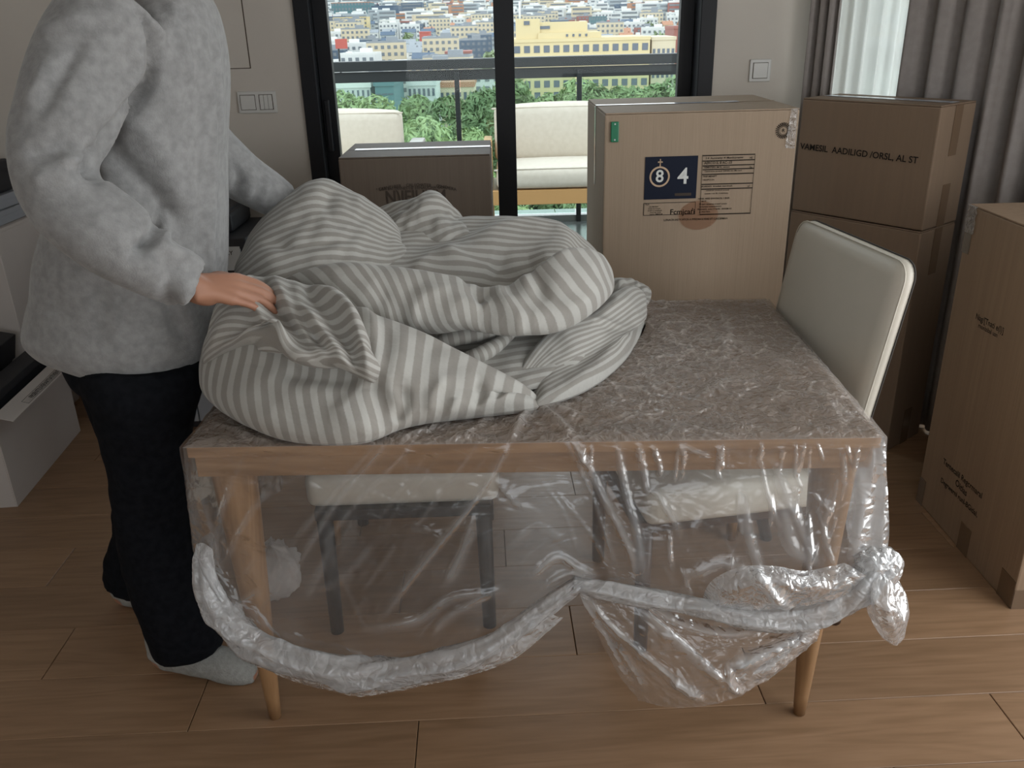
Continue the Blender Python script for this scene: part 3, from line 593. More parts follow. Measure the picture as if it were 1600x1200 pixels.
def tree(label, cx, cy, ztop, R_, n, mt, seed):
    r = np.random.default_rng(seed); gz = float(ground_z(cy)); t = thing('tree', label, 'tree', (cx, cy, gz), 'trees below the balcony')
    H_ = ztop-gz; tube('trunk', [(cx, cy, gz), (cx+.3, cy, gz+H_*.4), (cx, cy, gz+H_*.8)], [.6, .4, .15], M_bark, t, 8)
    nc = 60; d = r.normal(size=(nc, 3)); d /= np.linalg.norm(d, axis=1)[:, None]; RZ_ = R_*1.7; cc = d*(r.random((nc, 1))**.25)*np.array([R_, R_, RZ_])*.85+np.array([cx, cy, ztop-RZ_*.97]); cr_ = r.uniform(.16, .34, nc)*R_
    k = r.integers(0, nc, n); e = r.normal(size=(n, 3)); e /= np.linalg.norm(e, axis=1)[:, None]; e[:, 2] = np.where(r.random(n) < .7, abs(e[:, 2]), e[:, 2])
    c = cc[k]+e*cr_[k][:, None]*r.uniform(.8, 1.05, (n, 1)); up = e+r.normal(size=(n, 3))*.55; up /= np.linalg.norm(up, axis=1)[:, None]
    tx = np.cross(up, r.normal(size=(n, 3))); tx /= np.linalg.norm(tx, axis=1)[:, None]; ty = np.cross(up, tx); s = r.uniform(.07, .15, (n, 1))*(cy/42)
    Vv = np.stack([c-tx*s*1.9, c-ty*s*.6+up*s*.2, c+tx*s*1.9, c+ty*s*.6+up*s*.2], 1).reshape(-1, 3)
    o = mesh_obj('foliage', Vv, np.arange(4*n).reshape(-1, 4).tolist(), mt, t); o['kind'] = 'stuff'
for i, (px, py, Y, R_, n, mk, lab) in enumerate((
    (725, 146, 44, 4.0, 16000, 2, 'dense dark green tree crown filling the middle of the left pane'), (655, 158, 50, 3.6, 12000, 0, 'bright green tree crown left of the dense dark crown'),
    (610, 178, 46, 3.2, 9000, 1, 'yellow green tree crown beside the sofa cushion in the left pane'), (540, 172, 60, 3.6, 8000, 1, 'low pale tree crown in front of the white building'),
    (880, 152, 56, 4.2, 11000, 1, 'light green tree crown in front of the yellow building'), (945, 128, 52, 3.8, 13000, 0, 'broad green tree crown right of the balcony post'),
    (1015, 122, 50, 4.0, 13000, 1, 'pale olive tree crown towards the right edge of the glass door'), (1080, 122, 52, 3.6, 9000, 0, 'green tree crown partly behind the right door frame'),
    (775, 135, 62, 4.5, 11000, 0, 'green tree crown mostly behind the middle door frame'), (830, 176, 40, 3.0, 9000, 2, 'low dark green crown just above the sofa in the right pane'),
    (690, 205, 33, 3.2, 9000, 1, 'near low green crown seen through the railing glass'), (570, 200, 34, 3.0, 8000, 0, 'near low crown behind the left sofa cushion'))):
    p = P(px, py-26, Y); tree(lab, p[0], Y, p[2], R_, int(n*1.7), M_leaf[mk], 40+i)
for i, (x, y, r_) in enumerate(q for q in FAR_TREES if q[1] < YFAR-30):
    tree('round dark tree crown among the far city houses', x, y, float(ground_z(y))+12, r_, 500, M_leaf[2], 90+i)
for o in [o for o in COL.objects if o.get('label', '').startswith('round dark tree crown')]: o['group'] = 'trees among the far city houses'

# ------------------------------------------------------------------ cardboard boxes
class Carton:
    def __init__(s, name, label, O, xd, w, d, h, mt, z0=0, wob=0, group=None, seam='x', bev=.005, flap_gap=.004):
        s.xd = np.array([*xd, 0.])/np.hypot(*xd); s.yd = np.array([-s.xd[1], s.xd[0], 0]); s.O = np.array([O[0], O[1], z0]); s.w, s.d, s.h = w, d, h
        s.t = thing(name, label, 'box', tuple(s.at(w/2, d/2, 0)), group)
        b = bmesh.new(); nx, ny, nz = 8, 6, 8; bm_box(b, (0, 0, 0), (w, d, h), bev); bmesh.ops.subdivide_edges(b, edges=[e for e in b.edges if e.calc_length() > .1], cuts=6, use_grid_fill=True)
        for v in b.verts:
            u, q, r = v.co.x/w*2, v.co.y/d*2, v.co.z/h*2
            bu = wob*(1-min(1, u*u))*(1-min(1, r*r)); v.co.y += bu*(1 if q > 0 else -1)*(abs(q) > .98); v.co.x += wob*.6*(1-min(1, q*q))*(1-min(1, r*r))*(1 if u > 0 else -1)*(abs(u) > .98)
        for v in b.verts: v.co = Vector(s.at(w/2+v.co.x, d/2+v.co.y, h/2+v.co.z))
        bm_obj('body', b, mt, s.t)
        # two top flaps meeting at a seam
        R = Matrix(((s.xd[0], s.yd[0], 0, 0), (s.xd[1], s.yd[1], 0, 0), (0, 0, 1, 0), (0, 0, 0, 1))); s.R = R
        hd = (d-flap_gap)/2
        if seam == 'x':
            for k in (0, 1): box('flap', s.at(w/2, hd/2+k*(hd+flap_gap), h+.0025), (w-.004, hd-.001, .004), mt, s.t, .001, rot=R)
        else:
            hw = (w-flap_gap)/2
            for k in (0, 1): box('flap', s.at(hw/2+k*(hw+flap_gap), d/2, h+.0025), (hw-.001, d-.004, .004), mt, s.t, .001, rot=R)
    def at(s, x, y, z): return s.O+s.xd*x+s.yd*y+np.array([0, 0, z])
    def strip(s, name, face, a0, b0, a1, b1, mt, lift=.0012):
        """flat strip on a face: front (x,z), left (y,z), right (y,z), top (x,y)"""
        if face == 'front': pts = [s.at(a0, -lift, b0), s.at(a1, -lift, b0), s.at(a1, -lift, b1), s.at(a0, -lift, b1)]; n = -s.yd
        elif face == 'left': pts = [s.at(-lift, a0, b0), s.at(-lift, a1, b0), s.at(-lift, a1, b1), s.at(-lift, a0, b1)]; n = -s.xd
        elif face == 'right': pts = [s.at(s.w+lift, a0, b0), s.at(s.w+lift, a1, b0), s.at(s.w+lift, a1, b1), s.at(s.w+lift, a0, b1)]; n = s.xd
        else: pts = [s.at(a0, b0, s.h+.0047+lift), s.at(a1, b0, s.h+.0047+lift), s.at(a1, b1, s.h+.0047+lift), s.at(a0, b1, s.h+.0047+lift)]; n = np.array([0, 0, 1.])
        V = pts+[p+n*.0006 for p in pts]
        return mesh_obj(name, V, [(0, 1, 2, 3), (7, 6, 5, 4), (0, 4, 5, 1), (1, 5, 6, 2), (2, 6, 7, 3), (3, 7, 4, 0)], mt, s.t)
# tall pale box with the printed labels
tb_ = Carton('cardboard_box', 'tallest pale cardboard box with a navy label and green tab, behind the table', (.300, 2.7), (1, .012), .588, .5, 1.228, M_carton, wob=0)
tb_.strip('tape', 'top', .0, .235, .45, .262, M_tape_c); tb_.strip('tape', 'left', .235, .98, .262, 1.23, M_tape_c); tb_.strip('tape', 'top', .45, .245, .585, .255, M_carton)
tb_.strip('tape_end', 'top', .43, .230, .465, .268, M_tape_c, .002)
XD, ZD = tb_.xd, np.array([0, 0, 1.])
def onface(px, py, yy=-.001, C=None):
    C = C or tb_; n = C.yd; r = ray(px, py); p0 = C.at(0, yy, 0); t = ((p0-EYE) @ n)/(r @ n); return EYE+r*t
def fq(name, x0, y0, x1, y1, mt, par, lift=.001, C=None):
    a = onface(x0, y1, C=C); b = onface(x1, y0, C=C); xd = (C or tb_).xd; w = (b-a) @ xd; h = b[2]-a[2]; return quad(name, (a+b)/2, xd, ZD, w, h, mt, par, lift)
T_ = tb_.t
lab = fq('navy_label', 1006, 243, 1091, 312, M_navy, T_); 
fq('label_border', 1005, 315, 1087, 337, M_inkf, T_, .0006); fq('pale_label', 1006, 316, 1086, 336, M_carton, T_, .0014)
def ring(name, c, r_, w_, mt, par, n=40):
    V = []; Fs = []
    for k in range(n):
        a = 2*math.pi*k/n
        for rr in (r_, r_-w_): V.append(c+XD*rr*math.cos(a)+ZD*rr*math.sin(a)-tb_.yd*.0022)
    for k in range(n): j = (k+1) % n; Fs.append((2*k, 2*j, 2*j+1, 2*k+1))
    return mesh_obj(name, V, Fs, mt, par)
sc = .001*1.66
ring('ring', onface(1030.5, 276), .0315, .0055, M_gold, T_)
text('8', .052, onface(1030.5, 276), XD, ZD, M_white, T_, 'numeral', lift=.003)
text('\u2020', .028, onface(1031.5, 254), XD, ZD, M_gold, T_, 'cross_mark', lift=.003)
text('+', .030, onface(1031.5, 254), XD, ZD, M_gold, T_, 'cross_mark', lift=.003)
text('4', .068, onface(1067, 276), XD, ZD, M_white, T_, 'numeral', lift=.003)
fq('small_print', 1054, 301, 1080, 306, M_inkf, T_, .0022)
text('Fcmjca\u0155i', .0235, onface(1066, 331), XD, ZD, M_ink, T_, lift=.0022)
text('TILR', .007, onface(1011, 319.5), XD, ZD, M_ink, T_, lift=.0022)
for k in range(5): text(['mllt PRETEAY', 'anlsen lmc inmartl', 'lerstbl ar enmolnarat', 'inmol tlar onme', 'Lanrlnr AMBARLM'][k], .0052, onface(1021+k*1.0, 323+k*2.9), XD, ZD, M_ink, T_, lift=.0022)
text('L.PAACR IAETY.ATCR A PFRDAICLYEAE ET CAICEFMAA', .0082, onface(1087, 342.5), XD, ZD, M_ink, T_, lift=.0016)
# right hand table of print
xa, xb = 1099, 1179
def hline(y, x0=1099, x1=1179, w=.8): fq('rule', x0, y-w/2, x1, y+w/2, M_ink, T_, .0016)
tl = [(1098, 242, 1179, 334)]
for y, x0, x1 in ((242, 1098, 1180), (250.5, 1098, 1179), (258, 1098, 1178.5), (264, 1098, 1178), (271.5, 1097, 1177.5), (287, 1096, 1176), (294.5, 1096, 1175.5), (334, 1093, 1172)): hline(y, x0, x1)
a0, a1 = onface(1098, 242), onface(1093.5, 334); b0, b1 = onface(1180, 242), onface(1172, 334)
for a, b in ((a0, a1), (b0, b1)): tube('rule', [a-tb_.yd*.0012, b-tb_.yd*.0012], .0006, M_ink, T_, 4)
rows = [('3 4  Aumiratity  4  Mandtcaraaner', 1132, 246.5, .0085), ('AERCO IL 8 AC-.LS', 1122, 254.3, .0105), ('VEMNTERS, IM RL. ancont', 1120, 261.2, .0072), ('Camtrmcns anresulr DANRS Sm. Min nort', 1130, 267, .0066), ('TREP MENEFT', 1109, 275.5, .0072), ('HAAPFZON', 1107, 281, .0066),
        ('IFUARAIN  Aresdaet manrdneslt', 1120, 290.8, .0072), ('ummercanr ctmolarasl onmerad', 1121, 297, .0055), ('coranet i rca LR. rt erarmnna', 1119, 302, .0062), ('HENR: WRE ENVOIACIL I. SNIR', 1115, 310, .0072), ('SIE ST.', 1100, 314.5, .0062), ('Erctpnt camarma rt lomf Lonum', 1114, 318.5, .0066), ('Aclasmpol sconmmermrt:', 1110, 322.5, .0066), ('PISSEAAHL comt f F KARL  ANVEM AS', 1116, 326.5, .0066), ('A VNATRAL', 1101, 331, .0066), ('\u2261E', 1173.5, 246.5, .009), ('Ea', 1173, 261, .008), ('a1', 1170, 290.5, .009)]
for s_, x, y, z_ in rows: text(s_, z_, onface(x, y), XD, ZD, M_ink, T_, lift=.0016)
c = onface(1091, 336); n = 36; V = [c-tb_.yd*.0026]+[c+XD*.062*math.cos(2*math.pi*k/n)+ZD*.046*math.sin(2*math.pi*k/n)-tb_.yd*.0026 for k in range(n)]
def red_tr():
    M = glass('red_dot', (.90, .79, .74), .3); return M
mesh_obj('red_dot', V, [(0, k+1, (k+1) % n+1) for k in range(n)], red_tr(), T_)
g = onface(960.5, 206); g1 = onface(955, 221); g2 = onface(967, 190)
box('green_tab', (g[0], g[1]-.003, g[2]), (.024, .006, .060), M_green, T_, .0025, rot=tb_.R); 
for dz in (-.023, .023): box('rivet', (g[0], g[1]-.0065, g[2]+dz), (.004, .002, .004), M_white, T_)
c = onface(1224, 204)
for k in range(24):
    a = 2*math.pi*k/24; rm = .019; pr = c+XD*rm*math.cos(a)+ZD*rm*math.sin(a)
    quad('stamp_mark', pr, XD*math.sin(a)-ZD*math.cos(a), XD*math.cos(a)+ZD*math.sin(a), .0026, .010, M_ink, T_)
ring('stamp_ring', c, .0125, .0012, M_ink, T_); text('R', .014, c, XD, ZD, M_ink, T_, lift=.002)
# clear tape patch over the top right corner: crinkled
def patch(name, C, pts, par, mt, nu=14, nv=14, amp=.004, seed=0):
    (a, b, c_, d_) = [onface(*p, C=C) for p in pts]; u, v = np.meshgrid(np.linspace(0, 1, nu), np.linspace(0, 1, nv)); u = u[..., None]; v = v[..., None]
    Q = (a*(1-u)+b*u)*(1-v)+(d_*(1-u)+c_*u)*v; Q = Q-C.yd*(.0018+amp*np.abs(crumple(u[..., 0]*4, v[..., 0]*4, seed)))[..., None]
    return mesh_obj(name, Q.reshape(-1, 3), grid_faces(nu, nv), mt, par, attrs={'white': np.full(nu*nv, .08)})
patch('tape_patch', tb_, ((1236, 170), (1247, 169), (1241, 232), (1226, 231)), T_, M_film_top, seed=3)
# box in front of the left door pane
lb = Carton('cardboard_box', 'brown cardboard box standing before the left door pane, faint arched print', (-.560, 2.95), (1, .004), .508, .36, 1.083, M_carton_shaded, wob=0)
lb.strip('tape', 'top', .03, .165, .505, .20, M_tape_c); lb.strip('tape', 'right', .165, .95, .20, 1.085, M_tape_c)
for k, ch in enumerate('LERNTIBER  CALICHATER  CONVAERA'):
    if ch == ' ': continue
    x = 594+k*3.9; text(ch, .015, onface(x, 289+((x-653)/62)**2*8, C=lb), lb.xd, ZD, M_inkf, lb.t)
text('\u2022 CAR EN TRENES DE ERNAUCHA GOIT \u2022', .0135, onface(645, 294, C=lb), lb.xd, ZD, M_inkf, lb.t)
text('N)JEIUXM', .048, onface(650, 308, C=lb), lb.xd, ZD, M_inkf, lb.t, sy=1.25)
# two stacked boxes by the curtain
sx_ = np.array([.31, -.40]); ln = np.hypot(*sx_)
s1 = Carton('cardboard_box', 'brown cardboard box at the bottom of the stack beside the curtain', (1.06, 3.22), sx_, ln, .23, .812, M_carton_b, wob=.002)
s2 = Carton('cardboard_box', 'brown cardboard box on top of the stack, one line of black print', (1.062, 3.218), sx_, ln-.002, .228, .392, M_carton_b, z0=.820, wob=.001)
for q in (s1, s2):
    q.strip('tape', 'right', .09, q.h-.16, .14, q.h, M_tape); q.strip('tape', 'right', .09, .0, .14, .14, M_tape)
s2.strip('tape', 'top', .02, .10, ln-.02, .145, M_tape_c)
pr = 'VAMESIL  AADILIGD /ORSL, AL ST'
a, b = onface(1272, 231, C=s2), onface(1409, 248, C=s2)
text(pr, .0300, (a+b)/2, b-a, np.cross(-s2.yd*-1, (b-a)/np.linalg.norm(b-a)) if False else ZD-((b-a)/np.linalg.norm(b-a))*(ZD @ ((b-a)/np.linalg.norm(b-a))), M_ink, s2.t)
# large box at the right edge
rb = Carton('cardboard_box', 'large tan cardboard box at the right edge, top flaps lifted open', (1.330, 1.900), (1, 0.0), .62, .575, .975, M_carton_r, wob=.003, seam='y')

def onleft(px, py): r = ray(px, py); t = (rb.O[0]-.0005-EYE[0])/r[0]; return EYE+r*t
rb.strip('tape', 'left', .535, .84, .575, .975, M_tape); rb.strip('tape', 'left', .20, .86, .25, .975, M_tape); rb.strip('tape', 'left', .0, .0, .07, .085, M_tape)
rb.strip('tape', 'left', .24, .0, .30, .09, M_tape); rb.strip('tape', 'left', .535, .0, .575, .09, M_tape); rb.strip('tape', 'front', .0, .0, .07, .06, M_tape)
def ltext(s_, size, p, q):
    a, b = onleft(*p), onleft(*q); d = (b-a)/np.linalg.norm(b-a); u = ZD-d*(d @ ZD); text(s_, size, (a+b)/2, d, u, M_ink, rb.t)
def lfit(s_, p, q, k=1.0):
    a, b = onleft(*p), onleft(*q); ltext(s_, 1.75*k*np.linalg.norm(b-a)/len(s_), p, q)
lfit('Nag/[Tnati e(l)]', (1522, 492), (1573, 520), 1.25); lfit('rnonizibal uan', (1525, 506), (1564, 527), 1.1)
lfit('Ternecalil Regcrmaral', (1468, 714), (1543, 783), 1.1); lfit('Oitlas', (1491, 750), (1514, 775), 1.1); lfit('Degrwernl runl-BGitlal,', (1464, 743), (1536, 813), 1.1)
lift = rb.at(.0, .0, .975)
V = [rb.at(.0, .02, .979), rb.at(.0, .30, .979), rb.at(.26, .30, 1.03), rb.at(.26, .02, 1.03)]; V += [p+np.array([0, 0, .004]) for p in V]
mesh_obj('open_flap', V, [(3, 2, 1, 0), (4, 5, 6, 7), (0, 1, 5, 4), (1, 2, 6, 5), (2, 3, 7, 6), (3, 0, 4, 7)], M_carton_r, rb.t)
u, v = np.meshgrid(np.linspace(0, 1, 14), np.linspace(0, 1, 14)); 
Q = np.stack([np.full(u.shape, 1.330), 2.475-.05*u, .90+.08*v], -1); Q[..., 0] -= .002+.010*np.abs(crumple(u*3, v*3, 9)); Q = Q.reshape(-1, 3)
mesh_obj('tape_patch', Q, grid_faces(14, 14), M_film_top, rb.t, attrs={'white': np.full(196, .1)})

# ------------------------------------------------------------------ white boxes at the left edge
wx = np.array([-.062, .70]); L_ = .70
def shell(par, name, O, xd, w, d, h, t_, mt, floor_=True):
    xd = np.array([*xd, 0.])/np.hypot(*xd); yd = np.array([-xd[1], xd[0], 0]); O = np.array([*O, 0.]); b = bmesh.new(); R = Matrix(((xd[0], yd[0], 0, 0), (xd[1], yd[1], 0, 0), (0, 0, 1, 0), (0, 0, 0, 1)))
    for c, s_ in (((w/2, t_/2, h/2), (w, t_, h)), ((w/2, d-t_/2, h/2), (w, t_, h)), ((t_/2, d/2, h/2), (t_, d-2*t_, h)), ((w-t_/2, d/2, h/2), (t_, d-2*t_, h)), ((w/2, d/2, t_/2), (w-2*t_, d-2*t_, t_))):
        bm_box(b, tuple(O+xd*c[0]+yd*c[1]+ZD*c[2]), s_, .001, rot=R, seg=1)
    return bm_obj(name, b, mt, par), lambda x, y, z: O+xd*x+yd*y+ZD*z, R
wb_ = thing('open_box', 'small white box on the floor, lid flap folded out over black contents', 'box', (-1.9, 2.88, 0))
body, wat, WR = shell(wb_, 'body', (-1.705, 2.583), wx, .60, .42, .335, .004, M_whitecard)
V = [wat(0, 0, .337), wat(.60, 0, .337), wat(.60, -.062, .318), wat(0, -.062, .318)]; V += [p+np.array([0, 0, .003]) for p in V]
fl = mesh_obj('lid_flap', V, [(3, 2, 1, 0), (4, 5, 6, 7), (0, 1, 5, 4), (1, 2, 6, 5), (2, 3, 7, 6), (3, 0, 4, 7)], M_whitecard, wb_)
V = [wat(0, .42, .337), wat(.60, .42, .337), wat(.60, .50, .44), wat(0, .50, .44)]; V += [p+np.array([.003, 0, .001]) for p in V]
mesh_obj('lid_flap', V, [(3, 2, 1, 0), (4, 5, 6, 7), (0, 1, 5, 4), (1, 2, 6, 5), (2, 3, 7, 6), (3, 0, 4, 7)], M_whitecard, wb_)
a, b = wat(.13, -.048, .3256), wat(.50, -.048, .3256); fd = (b-a)/np.linalg.norm(b-a); fu = wat(0, 0, .337)-wat(0, -.062, .318); fu /= np.linalg.norm(fu)
c_ = (a+b)/2+np.array([0, 0, .0015]); text('FRSENTILIVERARTIATIVENTRL', .021, c_, fd, fu, M_ink, wb_, lift=.003)
nn = np.cross(fd, fu)
for off in (-.012, .012): tube('rule', [a+fu*off+nn*.0045+np.array([0, 0, .0015]), b+fu*off+nn*.0045+np.array([0, 0, .0015])], .0007, M_ink, wb_, 4)
for q in (a, b): tube('rule', [q+fu*.012+nn*.0045+np.array([0, 0, .0015]), q-fu*.012+nn*.0045+np.array([0, 0, .0015])], .0007, M_ink, wb_, 4)
bb = thing('black_tray', 'flat black box standing on edge inside the small open white box', 'box', tuple(wat(.30, .14, .006)))
Rt = WR @ Matrix.Rotation(math.radians(14), 4, 'X')
box('tray_body', wat(.31, .25, .235), (.52, .10, .44), M_blackcard, bb, .004, rot=Rt); box('tray_lid', wat(.31, .205, .40), (.53, .11, .10), M_blackcard, bb, .004, rot=Rt)
bb = thing('black_tray', 'lower black box in front of the taller black one, inside the white box', 'box', tuple(wat(.28, .06, .006)))
box('tray_body', wat(.28, .062, .19), (.50, .07, .365), M_blackcard, bb, .004, rot=WR); box('tray_lid', wat(.28, .062, .365), (.51, .08, .03), M_blackcard, bb, .003, rot=WR)
wp = thing('white_box', 'tall pale box behind the small open box at the left edge', 'box', (-2.14, 3.36, 0))
box2('body', (-2.37, 3.21, 0), (-1.915, 3.52, .805), M_whitecard, wp, .003); box2('lid', (-2.372, 3.208, .805), (-1.913, 3.522, .817), M_whitecard, wp, .002)
for k, (z, lab) in enumerate(((.819, 'lower grey flat box lying on the tall pale box'), (.872, 'upper grey flat box under the black case at the left edge'))):
    fb = thing('flat_box', lab, 'box', (-2.14, 3.36, z)); d_ = .008*k
    box2('body', (-2.35+d_, 3.22, z), (-1.935-d_, 3.51, z+.036), M_greycard, fb, .003); box2('lid', (-2.353+d_, 3.217, z+.03), (-1.932-d_, 3.513, z+.051), M_greycard, fb, .003)
cs = thing('black_case', 'black case on the grey boxes at the left edge, behind the elbow', 'case', (-2.14, 3.36, .925))
box2('body', (-2.34, 3.24, .925), (-1.955, 3.49, 1.03), M_blackcard, cs, .012); box2('lid', (-2.343, 3.237, 1.0), (-1.952, 3.493, 1.045), M_blackcard, cs, .012)
# black storage boxes on a low cabinet behind the person
cb = thing('low_cabinet', 'low grey cabinet against the wall behind the person', 'cabinet', (-1.28, 3.36, 0))
box2('carcass', (-1.56, 3.16, .04), (-.95, 3.57, .585), M_greycard, cb, .002); box2('top', (-1.575, 3.14, .585), (-.935, 3.585, .61), M_greycard, cb, .002); box2('plinth', (-1.54, 3.19, 0), (-.97, 3.56, .04), M_blackcard, cb)
for x0, x1 in ((-1.555, -1.258), (-1.252, -.955)):
    d_ = box2('door', (x0, 3.145, .045), (x1, 3.16, .58), M_greycard, cb, .002); h_ = box2('handle', ((x0+x1)/2-.04, 3.13, .53), ((x0+x1)/2+.04, 3.145, .542), M_black, d_, .002)
k1 = thing('storage_box', 'black lidded storage box with a pale label on the low cabinet', 'box', (-1.2, 3.36, .612))
box2('body', (-1.42, 3.18, .612), (-.985, 3.54, .74), M_blackcard, k1, .004); box2('lid', (-1.43, 3.17, .735), (-.975, 3.55, .775), M_blackcard, k1, .004)
box2('pale_label', (-1.30, 3.166, .655), (-1.0, 3.18, .745), M_label, k1, .001)
text('ELANWERRY', .022, (-1.09, 3.165, .722), (1, 0, 0), ZD, M_inkf, k1.children[-1] if False else k1, lift=.001)
k2 = thing('storage_box', 'smaller black box with a slanted lid on the labelled storage box', 'box', (-1.2, 3.38, .777))
box2('body', (-1.40, 3.26, .777), (-1.045, 3.53, .85), M_blackcard, k2, .015); box2('lid', (-1.39, 3.25, .835), (-1.06, 3.54, .86), M_blackcard, k2, .008)

# ------------------------------------------------------------------ table
TA = -.0255; TR = RZ(TA); TO = np.array([-.637, 1.505, 0]); TXD = np.array([math.cos(TA), math.sin(TA), 0]); TYD = np.array([-TXD[1], TXD[0], 0]); TW, TD = 1.340, .870
def tat(x, y, z): return TO+TXD*x+TYD*y+ZD*z
tbl = thing('dining_table', 'oak dining table with round tapered legs under clear plastic sheet', 'table', tuple(tat(TW/2, TD/2, 0)))
box('tabletop', tat(TW/2, TD/2, .7365), (TW, TD, .024), M_oak, tbl, .003, rot=TR)
for c, s_ in (((TW/2, .018, .705), (TW-.02, .022, .052)), ((TW/2, TD-.018, .705), (TW-.02, .022, .052)), ((.018, TD/2, .705), (.022, TD-.06, .052)), ((TW-.018, TD/2, .705), (.022, TD-.06, .052))): box('apron', tat(*c), s_, M_oak, tbl, .002, rot=TR)
for x in (.058, TW-.058):
    for y in (.072, TD-.072):
        a = tat(x, y, .723); b = tat(x+(.0 if x < .5 else -.0), y, .002); n = 12; zz = np.linspace(0, 1, n)[:, None]; tube('leg', a*(1-zz)+b*zz, list(np.interp(zz[:, 0], [0, .12, .5, 1], [.046, .045, .032, .0135])), M_oakleg, tbl, 24)

# ------------------------------------------------------------------ chairs
def chair(label, c, yaw, legm, back_h=.98):
    """seat centre c (x, y), facing direction yaw (0 = towards +x)"""
    t = thing('dining_chair', label, 'chair', (c[0], c[1], 0), 'cream upholstered dining chairs'); f = np.array([math.cos(yaw), math.sin(yaw), 0]); l = np.array([-f[1], f[0], 0]); O = np.array([c[0], c[1], 0])
    R = Matrix(((f[0], l[0], 0, 0), (f[1], l[1], 0, 0), (0, 0, 1, 0), (0, 0, 0, 1)))
    def at(x, y, z): return O+f*x+l*y+ZD*z
    bm = bmesh.new(); puff(bm, (-.02, 0, 0), (.49, .48, .095), .03, .008)
    for v in bm.verts: v.co = Vector(at(v.co.x, v.co.y, v.co.z+.43))
    bm_obj('seat', bm, M_leather, t, True)
    box('seat_frame', at(0, 0, .372), (.48, .44, .03), legm, t, .004, rot=R)
    # backrest: padded slab, slightly reclined, rounded corners, with a dark seam along the edge
    n1, n2 = 26, 34; H0, H1 = .40, back_h; V = []; wd = .50; th = .05
    def outline(s_):   # rounded rectangle half-extent test handled by superellipse mapping
        return s_
    for side in (1, -1):
        for j in range(n2):
            for i in range(n1):
                u = -1+2*i/(n1-1); v = -1+2*j/(n2-1)
                rr = .045; w2, h2 = wd/2, (H1-H0)/2; x, y = u*w2, v*h2
                ex, ey = max(0, abs(x)-(w2-rr)), max(0, abs(y)-(h2-rr)) if v > 0 else 0
                if ex > 0 and ey > 0:
                    m_ = max(ex, ey); nrm_ = math.hypot(ex, ey); k_ = m_/nrm_; x = math.copysign(w2-rr+ex*k_, x); y = math.copysign(h2-rr+ey*k_, y)
                e = min(1, (1-abs(u))*w2/.018); g_ = min(1, (1-abs(v))*h2/.018); q = math.sqrt(max(0, 1-(1-min(e, g_))**2)); bul = .008*(1-u*u)*(1-v*v)
                z = (H0+H1)/2+y; rec = -.265-.085*((z-.42)/.5)
                V.append(at(rec+side*(th/2*(.45+.55*q)+bul), x, z))
    Fs = grid_faces(n1, n2)+[tuple(reversed(f_)) for f_ in grid_faces(n1, n2, n1*n2)]; N1 = n1*n2
    rim = [i for i in range(n1)]+[j*n1+n1-1 for j in range(1, n2)]+[(n2-1)*n1+i for i in range(n1-2, -1, -1)]+[j*n1 for j in range(n2-2, 0, -1)]
    for k in range(len(rim)): a_, b_ = rim[k], rim[(k+1) % len(rim)]; Fs.append((b_, a_, a_+N1, b_+N1))
    mesh_obj('backrest', V, Fs, M_leather, t, True)
    Va = np.array(V); mid = (Va[:N1]+Va[N1:])/2; cen = mid.mean(0); path = [mid[k]+(mid[k]-cen)/np.linalg.norm(mid[k]-cen)*.001-f*.010 for k in rim if k >= n1]; tube('edge_seam', path, .0022, M_seam, t, 6)
    path = [p+f*.024 for p in path]; tube('edge_seam', path, .0016, M_leather, t, 6)
    for x in (.215, -.215):
        for y in (.20, -.20): tube('leg', [at(x, y, .375), at(x*(1.0 if x > 0 else 1.5), y*1.02, 0.001)], [.021, .0175], legm, t, 16)
    return t
yw = math.pi+math.radians(9.5)
chair('cream leather chair at the right end of the table, tall backrest in full view', (.490, 2.015), yw, M_legdark, .985)
chair('cream chair pushed under the left half of the table, black legs showing', (-.285, 2.10), -math.pi/2+.02, M_legblack, .86)

# ------------------------------------------------------------------ striped duvet
def front_of(V, nu, nv):
    G = V.reshape(nv, nu, 3); du = np.gradient(G, axis=1); dv = np.gradient(G, axis=0); n = np.cross(du, dv); n /= np.linalg.norm(n, axis=2)[..., None]+1e-9
    return n.reshape(-1, 3)
def ctl(c):
    if len(c) == 3 and c[2] is not None and abs(c[2]) > 1.2 or len(c) == 4: return P(c[0], c[1], c[2])
    return PZ(c[0], c[1], c[2])
def grid_surface(rows, nu, nv):
    """rows of (px, py, Y) control points; a third value under 1.2 is a height instead"""
    G = np.array([[ctl(c) for c in r] for r in rows]); G = catmull(G, nv); G = np.stack([catmull(g, nu) for g in G]); return G
class Merge:
    def __init__(s): s.V = []; s.F = []; s.A = []; s.n = 0
    def add(s, V, F, A): s.V.append(V); s.F += [tuple(i+s.n for i in f) for f in F]; s.A.append(A); s.n += len(V)
DV = Merge()
